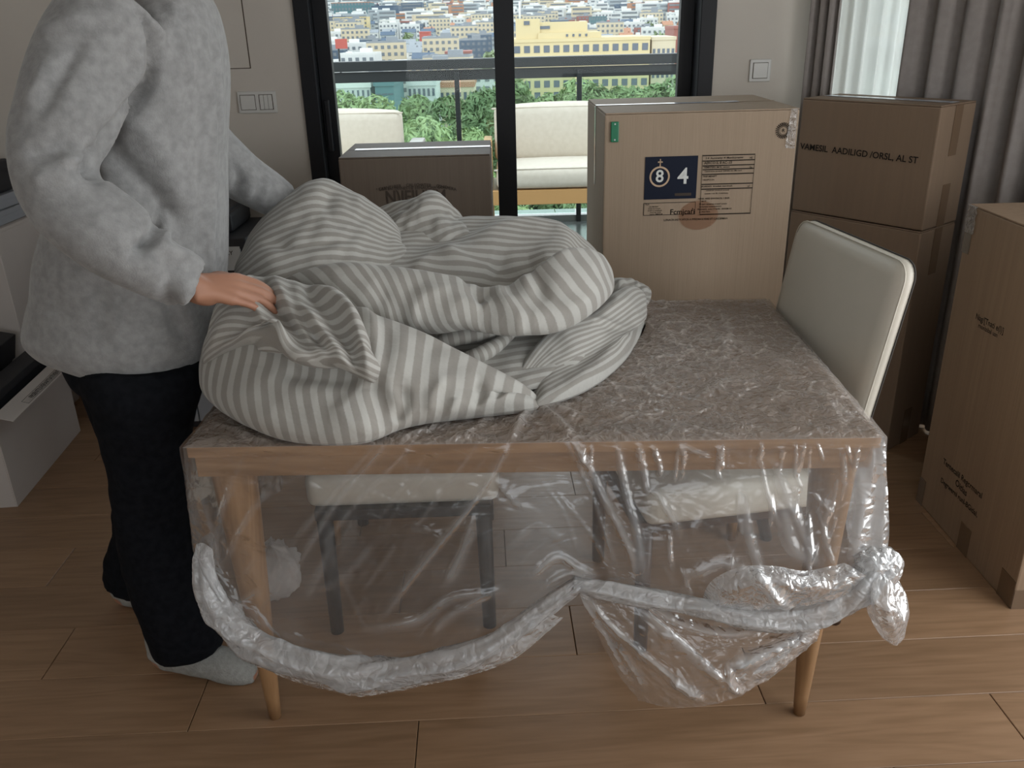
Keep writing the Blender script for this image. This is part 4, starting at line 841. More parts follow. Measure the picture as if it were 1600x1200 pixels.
def lobe(rows, tf, tb, stripe, folds=(), nu=110, nv=80, seed=0, pu=6, pv=6, wr=.006, zmin=.7585):
    G = grid_surface(rows, nu, nv); u, v = np.meshgrid(np.linspace(0, 1, nu), np.linspace(0, 1, nv)); V = G.reshape(-1, 3); N = front_of(V, nu, nv)
    toC = (EYE-V); toC /= np.linalg.norm(toC, axis=1)[:, None]; flip = np.sign((N*toC).sum(1).mean()); N = N*flip
    N = N+toC*.6+np.array([0, 0, .25]); N /= np.linalg.norm(N, axis=1)[:, None]
    f = np.sqrt(np.clip((1-np.abs(2*u-1)**pu)*(1-np.abs(2*v-1)**pv), 0, 1)).ravel()
    L = 1.0; w = wr*(vnoise(u*7+3*v, v*3, seed)+.6*vnoise(u*15, v*6+u*4, seed+1)).ravel()*2
    Vf = V+N*((tf+w)*f)[:, None]
    px, py = proj(V); Hh = fold_height(px, py, folds)*np.minimum(1, f*1.6) if len(folds) else 0
    Vf = Vf+N*(Hh*np.ones(len(V)))[:, None]; Vb = V-N*(tb*f)[:, None]
    s_ = stripe(u.ravel(), v.ravel())
    Vf[:, 2] = np.maximum(Vf[:, 2], zmin); Vb[:, 2] = np.maximum(Vb[:, 2], zmin-.001)
    fr_ = grid_faces(nu, nv); n = nu*nv; bk = [tuple(reversed(q)) for q in fr_]
    if flip < 0: fr_, bk = [tuple(reversed(q)) for q in fr_], fr_
    DV.add(Vf, fr_, s_); DV.add(Vb, bk, s_)
Z0 = .775
# base mass under everything
lobe([[(470, 440, 2.25), (640, 430, 2.28), (800, 430, 2.28), (930, 450, 2.28)], [(450, 520, 1.95), (640, 500, 1.98), (800, 500, 2.0), (960, 510, 2.1)], [(450, 580, .80), (620, 560, .80), (780, 560, .80), (930, 545, .80)], [(440, 640, .78), (600, 640, .78), (760, 620, .78), (880, 600, .78)]],
     .02, .02, lambda u, v: v*14+u*3, nu=60, nv=50)
# A far left peak
lobe([[(392, 385, 2.18), (428, 336, 2.2), (470, 300, 2.2), (508, 283, 2.2), (548, 308, 2.2), (592, 342, 2.2), (612, 378, 2.2)],
      [(374, 408, 2.08), (420, 375, 2.06), (470, 345, 2.05), (518, 330, 2.08), (562, 346, 2.1), (600, 366, 2.12), (622, 388, 2.15)],
      [(366, 430, 1.98), (420, 412, 1.94), (470, 395, 1.94), (520, 386, 1.96), (565, 388, 2.0), (605, 395, 2.05), (640, 398, 2.1)],
      [(372, 458, 1.9), (430, 458, 1.86), (480, 452, 1.86), (530, 445, 1.88), (575, 440, 1.92), (620, 430, 1.98), (665, 412, 2.04)]],
     .030, .10, lambda u, v: v*15+u*2+1.1*np.sin(u*5), [([(505, 290), (480, 330), (430, 372), (400, 420)], .014, 16, 30), ([(545, 312), (560, 340), (600, 365), (625, 392)], .012, 26, 9), ([(400, 425), (470, 405), (560, 400)], .010, 10, 14), ([(430, 395), (480, 400), (540, 385)], -.010, 8, 10), ([(520, 300), (515, 340), (540, 380)], -.008, 14, 10)], seed=3)
# B far middle peak
lobe([[(582, 330, 2.32), (614, 318, 2.32), (645, 312, 2.32), (676, 302, 2.32), (702, 326, 2.32), (728, 352, 2.32)],
      [(592, 352, 2.26), (622, 346, 2.25), (652, 340, 2.24), (682, 334, 2.24), (708, 347, 2.25), (735, 362, 2.26)],
      [(604, 382, 2.18), (626, 388, 2.16), (656, 384, 2.14), (690, 378, 2.12), (720, 375, 2.14), (750, 375, 2.16)]],
     .022, .08, lambda u, v: v*8+u*4, [([(674, 304), (650, 335), (626, 362), (616, 388)], .022, 22, 5), ([(600, 335), (630, 330), (650, 335)], -.008, 8, 8)], nu=70, nv=40, seed=5)
# C broad dome
lobe([[(600, 396, 2.28), (640, 370, 2.3), (690, 352, 2.3), (750, 344, 2.3), (812, 348, 2.3), (872, 361, 2.3), (920, 388, 2.28), (948, 430, 2.22)],
      [(545, 412, 2.14), (602, 396, 2.16), (668, 380, 2.18), (740, 372, 2.2), (806, 370, 2.2), (862, 380, 2.2), (912, 404, 2.2), (944, 436, 2.18)],
      [(485, 428, 2.0), (560, 420, 2.02), (640, 414, 2.05), (722, 408, 2.06), (790, 404, 2.08), (846, 406, 2.1), (890, 420, 2.12), (932, 444, 2.14)],
      [(430, 450, 1.9), (520, 450, 1.9), (620, 456, 1.92), (710, 466, 1.94), (790, 476, 1.96), (840, 462, 1.98), (890, 450, 2.02), (930, 456, 2.1)]],
     .035, .12, lambda u, v: v*16+3*u+.6*np.sin(u*7),
     [([(735, 392), (790, 372), (850, 366), (888, 386)], .016, 9, 16), ([(890, 384), (870, 405), (838, 430), (812, 458)], .020, 14, 22), ([(760, 425), (800, 440), (850, 425)], -.026, 26, 22), ([(450, 436), (560, 412), (640, 380), (690, 352)], .014, 9, 20), ([(690, 400), (720, 420), (760, 430), (800, 452)], .012, 8, 14), ([(560, 425), (640, 400), (720, 388)], -.008, 12, 10), ([(640, 440), (680, 415), (730, 402)], .010, 10, 12)], nu=140, nv=90, seed=7)
# E middle band with the upright stripes
lobe([[(425, 446, 1.86), (500, 430, 1.86), (570, 430, 1.86), (642, 438, 1.86), (715, 450, 1.86), (780, 464, 1.86), (832, 440, 1.88), (880, 398, 1.94), (938, 396, 2.06)],
      [(470, 462, 1.82), (540, 450, 1.80), (600, 455, 1.80), (660, 464, 1.80), (725, 474, 1.80), (788, 482, 1.80), (850, 462, 1.82), (905, 430, 1.90), (952, 425, 2.06)],
      [(510, 478, 1.80), (575, 480, 1.77), (620, 488, 1.77), (670, 493, 1.77), (730, 492, 1.77), (795, 500, 1.77), (862, 494, 1.80), (915, 465, 1.90), (954, 442, 2.05)],
      [(540, 490, 1.80), (600, 508, 1.79), (640, 516, 1.79), (690, 517, 1.79), (742, 506, 1.79), (800, 513, 1.79), (866, 511, 1.82), (917, 486, 1.92), (951, 452, 2.05)]],
     .045, .06, lambda u, v: u*25+.3*np.sin(v*5), [([(720, 448), (738, 470), (757, 492)], -.020, 16, 8), ([(690, 440), (725, 452), (742, 470)], .012, 14, 8), ([(455, 440), (560, 430), (650, 440), (720, 452)], .010, 5, 16), ([(838, 440), (845, 462), (840, 480)], -.014, 10, 12), ([(810, 462), (850, 435), (888, 392)], .014, 9, 16), ([(915, 440), (900, 470), (870, 495)], .010, 12, 14), ([(640, 500), (660, 480), (700, 478)], .008, 12, 10), ([(775, 470), (790, 490), (820, 505)], .010, 14, 10)], nu=150, nv=60, seed=9, pv=5, pu=10)
# F right lower lobe
lobe([[(792, 604, 1.70), (826, 552, 1.80), (866, 514, 1.88), (908, 496, 1.94), (944, 468, 2.04), (974, 450, 2.14), (1000, 452, 2.2)],
      [(806, 612, 1.70), (848, 575, 1.78), (888, 548, 1.84), (928, 530, 1.92), (962, 506, 2.02), (988, 484, 2.12), (1004, 476, 2.2)],
      [(820, 622, 1.68), (862, 602, 1.73), (902, 582, 1.79), (938, 562, 1.86), (970, 542, 1.95), (992, 516, 2.08), (1005, 494, 2.18)],
      [(838, 636, .765), (880, 624, .765), (916, 609, .765), (950, 587, .765), (981, 556, .765), (998, 524, .765), (1004, 500, .765)]],
     .040, .03, lambda u, v: v*14+u*1.0+.4*np.sin(u*6), [([(895, 505), (930, 515), (965, 535), (985, 538)], .016, 8, 18), ([(985, 540), (950, 528), (915, 512)], -.014, 10, 6), ([(940, 470), (965, 485), (985, 520)], .012, 14, 10), ([(905, 495), (925, 482), (950, 470)], -.016, 10, 8), ([(838, 632), (833, 615), (825, 600)], -.012, 8, 8)], nu=110, nv=80, seed=11)
# G knob at the far right
lobe([[(946, 444, 2.28), (970, 438, 2.28), (990, 442, 2.28), (1004, 447, 2.28), (1013, 462, 2.28)], [(950, 452, 2.24), (972, 450, 2.24), (992, 456, 2.24), (1006, 464, 2.24), (1012, 474, 2.24)], [(955, 466, .775), (975, 472, .775), (992, 478, .775), (1002, 482, .775), (1008, 486, .775)]],
     .022, .03, lambda u, v: v*4+u*4, [([(972, 440), (985, 455), (1000, 480)], -.012, 6, 10)], nu=40, nv=30, seed=13)
# D front lobe
lobe([[(345, 505, 1.78), (385, 470, 1.80), (435, 455, 1.80), (500, 465, 1.76), (575, 494, 1.72), (660, 530, 1.68), (750, 577, 1.66), (842, 632, 1.67)],
      [(326, 535, 1.78), (372, 535, 1.72), (430, 535, 1.68), (500, 545, 1.64), (575, 562, 1.61), (650, 580, 1.60), (742, 600, 1.62), (842, 633, 1.66)],
      [(320, 568, 1.78), (352, 592, 1.68), (410, 612, 1.60), (480, 627, 1.56), (560, 632, 1.55), (642, 626, 1.56), (736, 621, 1.60), (842, 634, 1.655)],
      [(326, 604, 1.76), (352, 645, 1.64), (402, 673, .772), (480, 691, .768), (566, 690, .768), (640, 667, .768), (730, 652, .768), (842, 636, .768)]],
     .050, .05, lambda u, v: u*24-1.6*v*(1-u), [([(575, 595), (560, 640), (520, 680)], .010, 40, 16), ([(585, 600), (600, 640), (590, 690)], -.016, 14, 18), ([(625, 560), (612, 610), (620, 660)], .012, 22, 22), ([(560, 478), (580, 520), (590, 570), (588, 600)], .018, 10, 26), ([(612, 668), (630, 640), (628, 610)], -.020, 9, 9), ([(668, 655), (672, 625), (690, 600)], .010, 9, 9), ([(742, 648), (745, 625), (738, 600)], -.014, 8, 8), ([(700, 660), (710, 630)], .012, 10, 10), ([(775, 640), (770, 615)], -.010, 7, 8), ([(440, 590), (520, 600), (575, 600)], -.022, 26, 18), ([(560, 488), (660, 530), (750, 575), (836, 628)], .010, 5, 14), ([(650, 560), (700, 590), (760, 615)], -.006, 20, 20)], nu=170, nv=90, seed=15, pv=5, pu=8)
# D2 gathered flap held by the near hand
lobe([[(338, 495, 1.72), (370, 452, 1.76), (410, 434, 1.78), (465, 444, 1.76), (522, 464, 1.72), (588, 500, 1.68)],
      [(326, 522, 1.70), (372, 490, 1.68), (425, 480, 1.67), (485, 495, 1.64), (548, 518, 1.61), (604, 548, 1.60)],
      [(321, 550, 1.70), (368, 520, 1.64), (430, 527, 1.60), (500, 540, 1.57), (558, 558, 1.56), (606, 580, 1.56)],
      [(322, 576, 1.71), (365, 546, 1.64), (415, 527, 1.58), (456, 562, 1.54), (518, 568, 1.53), (592, 610, 1.55)]],
     .030, .03, lambda u, v: v*11-2*u+10*np.clip(u-.62, 0, 1),
     [([(412, 436), (418, 470), (450, 510), (492, 560)], -.026, 9, 12), ([(430, 436), (455, 480), (490, 515), (535, 570)], .022, 9, 9), ([(436, 446), (470, 500), (515, 560)], -.022, 8, 7), ([(400, 438), (395, 460), (410, 500), (440, 550)], .020, 14, 8), ([(470, 450), (500, 490), (540, 545), (560, 590)], -.018, 10, 8), ([(495, 458), (530, 490), (556, 530), (572, 590)], .024, 16, 8), ([(545, 478), (570, 520), (590, 570)], -.024, 12, 8), ([(340, 500), (380, 480), (410, 470)], .006, 14, 14)], nu=130, nv=90, seed=17, pu=8, pv=7, wr=.008)
# inner rolls in the opening
def roll(path, rad, k, seed):
    n = 60; Pp = catmull([ctl(c) for c in path], n); rr = catmull(np.array(rad)[:, None], n)[:, 0]; V, F_ = tube_geo(Pp, rr, 24); A = np.repeat(np.linspace(0, k, n), 24)
    DV.add(V, F_, A)
roll([(670, 540, 1.80), (700, 530, 1.80), (745, 521, 1.82), (795, 512, 1.86), (830, 508, 1.9)], [.012, .018, .020, .017, .012], 11, 0)
roll([(718, 562, 1.76), (745, 556, 1.76), (772, 542, 1.79), (800, 520, 1.86)], [.012, .018, .017, .012], 8, 0)
duvet = mesh_obj('duvet', np.concatenate(DV.V), DV.F, M_duvet, None, True, attrs={'stripe': np.concatenate(DV.A)})
prop(duvet, 'bulky grey and white striped duvet heaped on the plastic covered table', 'duvet')

# ------------------------------------------------------------------ person
def depth_at(V): return (np.asarray(V)-EYE) @ FWD
def ptube(M_, path, n=40, seg=20, squash=1.0):
    """path of (px, py, Y, radius in pixels)"""
    Pp = np.array([P(a, b, c) for a, b, c, r in path]); rr = np.array([r*depth_at(p)/F_PX for p, (a, b, c, r) in zip(Pp, path)])
    V, F_ = tube_geo(catmull(Pp, n), catmull(rr[:, None], n)[:, 0], seg, squash=squash); M_.add(V, F_, np.zeros(len(V)))
def wtube(M_, path, rad, n=24, seg=14, squash=1.0):
    V, F_ = tube_geo(catmull(path, n), catmull(np.array(rad, float)[:, None], n)[:, 0], seg, squash=squash); M_.add(V, F_, np.zeros(len(V)))
def rings(M_, R_, n=36, m=30):
    """R_: (z, px_left, px_right, Yc, half_depth)"""
    C = []
    for z, l, r, Yc, b in R_:
        lo, hi = 0., 0.
        py = 0; a_ = P(l, 300, Yc)
        for _ in range(12):           # pixel row of this height at this distance
            q = P((l+r)/2, py, Yc); py += (q[2]-z)*700
        A_, B_ = P(l, py, Yc), P(r, py, Yc); C.append(((A_[0]+B_[0])/2, Yc, z, (B_[0]-A_[0])/2, b))
    C = catmull(np.array(C), m); a = np.linspace(0, 2*math.pi, n, endpoint=False); V = []
    for cx, cy, cz, ra, rb_ in C:
        ca, sa = np.cos(a), np.sin(a); k = (np.abs(ca)**2.4+np.abs(sa)**2.4)**(-1/2.4); V.append(np.stack([cx+ra*ca*k, cy+rb_*sa*k, np.full(n, cz)], 1))
    V = np.concatenate(V); F_ = []
    for k in range(m-1):
        for j in range(n): j2 = (j+1) % n; F_.append((k*n+j, k*n+j2, (k+1)*n+j2, (k+1)*n+j))
    F_ += [tuple(range(n-1, -1, -1)), tuple((m-1)*n+j for j in range(n))]; M_.add(V, F_, np.zeros(len(V)))
def fuse(M_, voxel, smooth_it, fac=.5):
    me = bpy.data.meshes.new('t'); me.from_pydata(np.concatenate(M_.V).tolist(), [], M_.F); bm = bmesh.new(); bm.from_mesh(me)
    bmesh.ops.recalc_face_normals(bm, faces=bm.faces); bm.to_mesh(me); bm.free()
    o = bpy.data.objects.new('t', me); COL.objects.link(o); r = o.modifiers.new('r', 'REMESH'); r.mode = 'VOXEL'; r.voxel_size = voxel
    s_ = o.modifiers.new('s', 'SMOOTH'); s_.factor = fac; s_.iterations = smooth_it
    m2 = bpy.data.meshes.new_from_object(o.evaluated_get(bpy.context.evaluated_depsgraph_get())); bpy.data.objects.remove(o)
    V = np.empty(len(m2.vertices)*3); m2.vertices.foreach_get('co', V); V = V.reshape(-1, 3); N = np.empty(len(m2.vertices)*3); m2.vertices.foreach_get('normal', N); N = N.reshape(-1, 3)
    return V, N, [tuple(p.vertices) for p in m2.polygons]
def hand(M_, Wp, d, n, side, curl, sc=1.0):
    """Wp wrist, d direction of the hand, n palm normal, side direction of the thumb; curl in radians per joint"""
    d, n, side = [np.array(q, float)/np.linalg.norm(q) for q in (d, n, side)]; L = np.array([.068, .076, .070, .055])*sc; r0 = np.array([.0088, .0092, .0087, .0076])*sc
    for k in range(4):
        off = (1.5-k)*.0205*sc; kn = Wp+d*(.088-.006*abs(k-1.2))*sc+side*off; wtube(M_, [Wp+side*off*.55, (Wp+kn)/2+side*off*.1-n*.003, kn], [.017*sc, .0155*sc, .0115*sc], 10, 12)
        p = kn; a = curl*.7; pts = [p]
        for q in (.45, .32, .23):
            dd = d*math.cos(a)+n*math.sin(a); p = p+dd*L[k]*q*1.15; pts.append(p); a += curl
        wtube(M_, pts, [r0[k]*1.12, r0[k]*1.02, r0[k]*.95, r0[k]*.72], 16, 12)
    t0 = Wp+side*.020*sc+d*.018*sc+n*.006; pts = [t0, t0+(side*.8+d*.6+n*.25)*.034*sc, t0+(side*.85+d*1.4+n*.7)*.038*sc, t0+(side*.7+d*2.0+n*1.3)*.040*sc]; wtube(M_, pts, [.017*sc, .0135*sc, .0108*sc, .008*sc], 16, 12)
YC = 1.86
person = None
B = Merge()
hipn, hipf = np.array([-.86, 1.77, .92]), np.array([-.86, 1.95, .92]); an, af = P(292, 1002, 1.735), P(200, 900, 2.0)
wtube(B, [(-.85, YC, .86), (-.82, YC, 1.05), (-.73, YC, 1.30), (-.70, YC, 1.46)], [.12, .115, .115, .085])
wtube(B, [(-.70, YC, 1.44), (-.685, YC, 1.56), (-.66, YC, 1.66)], [.062, .053, .056])
wtube(B, [(-.72, YC-.14, 1.43), (-.70, YC, 1.46), (-.72, YC+.14, 1.43)], [.045, .06, .045])
for hp, ak, kz in ((hipn, P(288, 990, 1.74), P(242, 770, 1.75)), (hipf, P(205, 905, 2.01), P(222, 770, 1.97))):
    wtube(B, [hp, (hp+kz)/2, kz, (kz+ak)/2+np.array([-.01, 0, 0]), ak], [.082, .072, .052, .048, .034])
feet = []
for hx, tx in ((np.array([-.895, 1.755]), np.array([-.655, 1.70])), (np.array([-1.10, 2.02]), np.array([-.87, 1.99]))):
    h3, t3 = np.array([*hx, .036]), np.array([*tx, .018]); feet.append((h3, t3)); wtube(B, [h3+(0, 0, .05), h3, h3*.55+t3*.45+np.array([0, 0, .012]), h3*.2+t3*.8, t3], [.030, .033, .034, .030, .017], squash=1.0)
arm_n = [(172, 40, 1.68), (100, 160, 1.60), (72, 255, 1.55), (150, 350, 1.52), (232, 408, 1.54), (300, 448, 1.575)]
arm_f = [(262, 60, 2.03), (285, 150, 2.08), (325, 225, 2.10), (395, 285, 2.14), (448, 318, 2.17)]
wtube(B, [P(*q) for q in arm_n], [.045, .042, .038, .034, .028, .025]); wtube(B, [P(*q) for q in arm_f], [.045, .042, .036, .030, .024])
hw = P(304, 450, 1.578); hd = P(372, 452, 1.62)-hw; hand(B, hw, hd+np.array([0, 0, .0]), np.array([.25, .25, -.9]), np.array([-.1, .9, .5]), .55)
wtube(B, [P(296, 446, 1.575), P(318, 456, 1.585), P(336, 458, 1.595)], [.028, .027, .024])
hw2 = P(450, 318, 2.17); hand(B, hw2, np.array([.9, .15, .05]), np.array([.1, .1, -1]), np.array([0, -1, .1]), .6)
# head: skull, jaw, nose, ears (turned down towards the duvet, above the frame)
hc = np.array([-.635, YC, 1.745]); 
def ell(M_, c, r_, tilt=0, n=24, m=16):
    V = []; 
    for i in range(m+1):
        th = math.pi*i/m
        for j in range(n):
            ph = 2*math.pi*j/n; p = Vector((r_[0]*math.sin(th)*math.cos(ph), r_[1]*math.sin(th)*math.sin(ph), r_[2]*math.cos(th))); p.rotate(Matrix.Rotation(tilt, 3, 'Y')); V.append(tuple(np.array(c)+np.array(p)))
    F_ = [(i*n+j, i*n+(j+1) % n, (i+1)*n+(j+1) % n, (i+1)*n+j) for i in range(m) for j in range(n)]; M_.add(np.array(V), F_, np.zeros(len(V)))
ell(B, hc, (.092, .074, .105), .2); ell(B, hc+(.032, 0, -.062), (.058, .052, .062), .3)
ell(B, hc+(.098, 0, -.03), (.018, .012, .024), .3); ell(B, hc+(.082, 0, -.075), (.014, .024, .008), .2); ell(B, hc+(.086, 0, .006), (.012, .05, .012), .2)
for sg in (-1, 1): ell(B, hc+(-.005, sg*.076, -.02), (.020, .008, .030), .2)
bV, bN, bF = fuse(B, .0045, 3)
person = mesh_obj('person', bV, bF, M_skin, None, True, origin=(-.82, YC, 0))
prop(person, 'person in a light grey marl sweater and black trousers bending the duvet over the table', 'person')
for sg in (-1, 1):
    e = Merge(); ell(e, hc+(.0815, sg*.030, -.012), (.0095, .012, .0075)); mesh_obj('eye', e.V[0], e.F, M_white, person, True); e = Merge(); ell(e, hc+(.0895, sg*.030, -.012), (.0028, .0048, .0048)); mesh_obj('iris', e.V[0], e.F, M_ink, person, True)
H_ = Merge(); ell(H_, hc+(-.014, 0, .020), (.098, .086, .104), .25); ell(H_, hc+(-.045, 0, -.025), (.065, .080, .08), .1); hV, hN, hF = fuse(H_, .008, 2)
hV = hV+hN*(.004*vnoise(hV[:, 0]*60, hV[:, 1]*60+hV[:, 2]*30, 2))[:, None]
mesh_obj('hair', hV, hF, M_hair, person, True)
# socks
for h3, t3 in feet:
    K = Merge(); wtube(K, [h3+(0.01, 0, .10), h3+(0, 0, .045), h3+(0, 0, .006)], [.043, .041, .040]); wtube(K, [h3+(0, 0, .006), h3*.55+t3*.45+np.array([0, 0, .016]), h3*.2+t3*.8+(0, 0, .003), t3], [.0405, .044, .040, .022])
    kV, kN, kF = fuse(K, .006, 4); kV = kV+kN*(.003*vnoise(kV[:, 0]*40, kV[:, 1]*40+kV[:, 2]*50, 5))[:, None]; kV[:, 2] = np.maximum(kV[:, 2], .001); mesh_obj('sock', kV, kF, M_sock, person, True)
# trousers
K = Merge(); rings(K, [(1.0, 100, 330, YC, .14), (.90, 102, 332, YC, .155), (.82, 108, 335, YC, .16), (.76, 125, 325, YC, .15)])
ptube(K, [(222, 570, 1.78, 92), (226, 640, 1.76, 80), (234, 740, 1.75, 60), (244, 840, 1.745, 60), (266, 920, 1.74, 57), (288, 985, 1.735, 56), (297, 1012, 1.735, 53)], 50)
ptube(K, [(205, 560, 1.95, 88), (218, 640, 1.95, 72), (232, 740, 1.97, 50), (228, 820, 1.99, 50), (214, 885, 2.01, 46), (208, 912, 2.01, 46)], 50)
tV, tN, tF = fuse(K, .011, 5)
tV = tV+tN*(.012*vnoise(tV[:, 0]*7+tV[:, 2]*9, tV[:, 2]*13, 3)+.006*vnoise(tV[:, 0]*20, tV[:, 2]*30, 4))[:, None]; mesh_obj('trousers', tV, tF, M_trouser, person, True)
# sweater
K = Merge(); rings(K, [(.785, 92, 322, YC, .16), (.81, 72, 334, YC, .18), (.86, 58, 346, YC, .195), (.96, 64, 346, YC, .190), (1.06, 72, 350, YC, .185), (1.18, 98, 350, YC, .185), (1.30, 125, 350, YC, .185), (1.40, 140, 350, YC, .19), (1.47, 155, 345, YC, .18), (1.53, 195, 335, YC, .13), (1.57, 222, 318, YC, .075)])
ptube(K, [(190, 10, 1.70, 80), (142, 90, 1.65, 80), (106, 175, 1.59, 76), (82, 250, 1.55, 64), (106, 318, 1.53, 62), (168, 368, 1.52, 60), (232, 410, 1.535, 52), (290, 444, 1.57, 43)], 60)
ptube(K, [(262, 40, 2.02, 70), (272, 130, 2.06, 62), (308, 212, 2.09, 50), (362, 264, 2.12, 43), (412, 297, 2.15, 37), (446, 318, 2.17, 30)], 50)
sV, sN, sF = fuse(K, .0095, 5)
sV = sV+sN*(.007*vnoise(sV[:, 0]*9+sV[:, 1]*5, sV[:, 2]*4, 3)+.003*vnoise(sV[:, 0]*24+sV[:, 2]*6, sV[:, 2]*9+sV[:, 1]*9, 4))[:, None]
SF = [([(205, 5), (232, 40), (240, 80), (236, 125), (215, 155), (195, 175)], -.016, 9, 6), ([(236, 130), (215, 165), (185, 195), (160, 235)], -.014, 7, 12),
      ([(160, 235), (136, 242), (134, 262), (150, 280)], -.020, 8, 8), ([(90, 250), (115, 250), (135, 238)], .014, 12, 12), ([(165, 215), (185, 250), (225, 290), (260, 330), (290, 360)], -.014, 18, 12), ([(175, 180), (230, 210), (275, 280), (290, 340)], .008, 22, 18),
      ([(150, 285), (185, 305), (225, 340), (250, 365)], .012, 12, 12), ([(250, 330), (235, 370), (215, 400)], -.016, 9, 12), ([(262, 345), (255, 385), (290, 400), (325, 425)], .010, 10, 10), ([(205, 395), (220, 380), (240, 372)], -.010, 7, 7),
      ([(60, 60), (90, 40), (140, 25)], .008, 12, 14), ([(60, 180), (100, 110), (130, 60)], -.008, 16, 12), ([(40, 170), (60, 130), (75, 95)], .007, 10, 10), ([(215, 70), (212, 110), (190, 150)], .010, 7, 7), ([(40, 235), (70, 240), (110, 222)], -.008, 10, 10), ([(45, 290), (80, 270), (120, 285)], .007, 12, 12),
      ([(318, 60), (326, 160), (328, 260), (325, 380), (330, 450)], .012, 6, 9), ([(335, 50), (342, 130), (345, 220)], .007, 5, 6), ([(300, 430), (285, 470), (300, 520)], .010, 14, 9), ([(275, 400), (262, 460), (290, 540)], -.010, 14, 12), ([(265, 0), (285, 60), (300, 140)], .007, 9, 9), ([(290, 10), (278, 60), (285, 90)], -.006, 7, 7),
      ([(150, 440), (158, 500), (155, 550)], -.005, 14, 14), ([(385, 262), (395, 285), (385, 310)], .010, 8, 10), ([(412, 275), (418, 295), (408, 325)], .010, 7, 9), ([(365, 250), (372, 280), (362, 300)], -.008, 7, 7)]
sV = sculpt(sV, sN, [(a_, b_*1.35, c_, d_) for a_, b_, c_, d_ in SF]); sV[:, 2] += .06*np.clip((-.78-sV[:, 0])/.25, 0, 1)*np.clip((.98-sV[:, 2])/.2, 0, 1); mesh_obj('sweater', sV, sF, M_sweater, person, True)
for path, r_ in (([(283, 438, 1.568), (296, 447, 1.573), (303, 452, 1.577)], .0305),):
    pass

# ------------------------------------------------------------------ clear plastic sheet over the table
fs = thing('plastic_sheet', 'clear crinkled plastic sheet over the table, hem knotted at the right corner', 'plastic sheet', tuple(tat(TW/2, TD/2, .75)))
nu, nv = 470, 310; u, v = np.meshgrid(np.linspace(-.004, TW+.004, nu), np.linspace(-.006, TD+.006, nv)); base = tat(0, 0, 0)
h = .008*np.abs(crumple(u*9+v*3, v*11, 1))+.0065*np.abs(crumple(u*22+v*4, v*25, 7))+.0018*np.abs(crumple(u*60, v*62, 9))+.003*(vnoise(u*4, v*4, 3)+.5)
wu = u+.035*vnoise(u*14, v*14, 31)+.012*vnoise(u*45, v*45, 33); wv = v+.035*vnoise(u*14+5, v*14, 32)+.012*vnoise(u*45, v*45+9, 34); ridge = 0
for sc_, w_, a_ in ((7, .04, .14), (13, .07, .20), (27, .13, .12)):
    f1, f2 = worley(wu*sc_, wv*sc_*1.2, int(sc_)); msk = np.clip(vnoise(u*9+sc_, v*9, 41)*5+.35, 0, 1.3); e_ = np.exp(-((f2-f1)/w_)**2)*msk; ridge = ridge+a_*e_; h = h+.0016*e_*(14/sc_)**.3
edge = np.clip(np.minimum(np.minimum(u+.004, TW+.004-u), np.minimum(v+.006, TD+.006-v))/.02, 0, 1); z = .7500+h*edge+.0006
V = (base+u[..., None]*TXD+v[..., None]*TYD); V[..., 2] = z; V = V.reshape(-1, 3); px, py = proj(V)
FT = [([(838, 636), (868, 655), (900, 690)], .010, 7, 7), ([(850, 632), (880, 640), (910, 655)], .008, 6, 6), ([(836, 634), (815, 655), (798, 690)], .010, 6, 8), ([(700, 655), (660, 672), (615, 690)], .005, 5, 5), ([(770, 645), (740, 670), (700, 692)], .005, 5, 5), ([(1100, 520), (1180, 545), (1260, 580)], .005, 6, 6), ([(1090, 620), (1130, 600), (1180, 590)], .006, 8, 8), ([(1280, 600), (1300, 640), (1320, 670)], .006, 10, 8), ([(1030, 500), (1060, 540), (1100, 560)], .005, 6, 6), ([(1120, 480), (1140, 520), (1130, 560)], .005, 6, 6), ([(350, 640), (400, 655), (450, 675)], .004, 5, 5), ([(330, 660), (380, 675), (420, 690)], .004, 4, 4)]
fh = fold_height(px, py, FT)*edge.ravel(); V[:, 2] += np.maximum(fh, 0)
mesh_obj('top_film', V, grid_faces(nu, nv), M_film_top, fs, True, attrs={'white': np.clip(np.clip(fh*22, 0, .4)+ridge.ravel(), 0, .6)})
def film_grid(name, rows, nu, nv, folds=(), mt=None, wamp=.004, wsc=(10, 10), base_w=0.0, seed=0, whitef=45, wfun=None, pin_top=False, out=None):
    G = grid_surface(rows, nu, nv); V = G.reshape(-1, 3); N = front_of(V, nu, nv); toC = EYE-V; toC /= np.linalg.norm(toC, axis=1)[:, None]; N *= np.sign((N*toC).sum(1).mean()); u, v = np.meshgrid(np.linspace(0, 1, nu), np.linspace(0, 1, nv))
    px, py = proj(V); fh = fold_height(px, py, folds) if len(folds) else np.zeros(len(V))
    c = np.abs(crumple(u*wsc[0], v*wsc[1], seed)).ravel()*wamp; k = np.clip(v.ravel()/.06, 0, 1) if pin_top else 1
    V2 = V+N*((fh+c)*k)[:, None]; w = np.clip(np.abs(fh)*whitef, 0, .55)+base_w
    if wfun is not None: w = w+wfun(px, py)
    V2[:, 2] = np.maximum(V2[:, 2], .003)
    return mesh_obj(name, V2, grid_faces(nu, nv), mt or M_film, fs, True, attrs={'white': np.clip(w, 0, 1)})
def yf(px, off=.0): return 1.505-.034*(px-290)/1088-off
topx = [290, 430, 570, 710, 850, 990, 1130, 1260, 1380]
r0_ = [tuple(list(tat(TW*(k/8)*1.004-.003, -.006, .752))) for k in range(9)]
def row(pts, off): return [(x, y, yf(x, o)) for (x, y), o in zip(pts, off)]
rows = [[(*proj(np.array([q]))[0], 0, 0) for q in []]]
class W3(tuple): pass
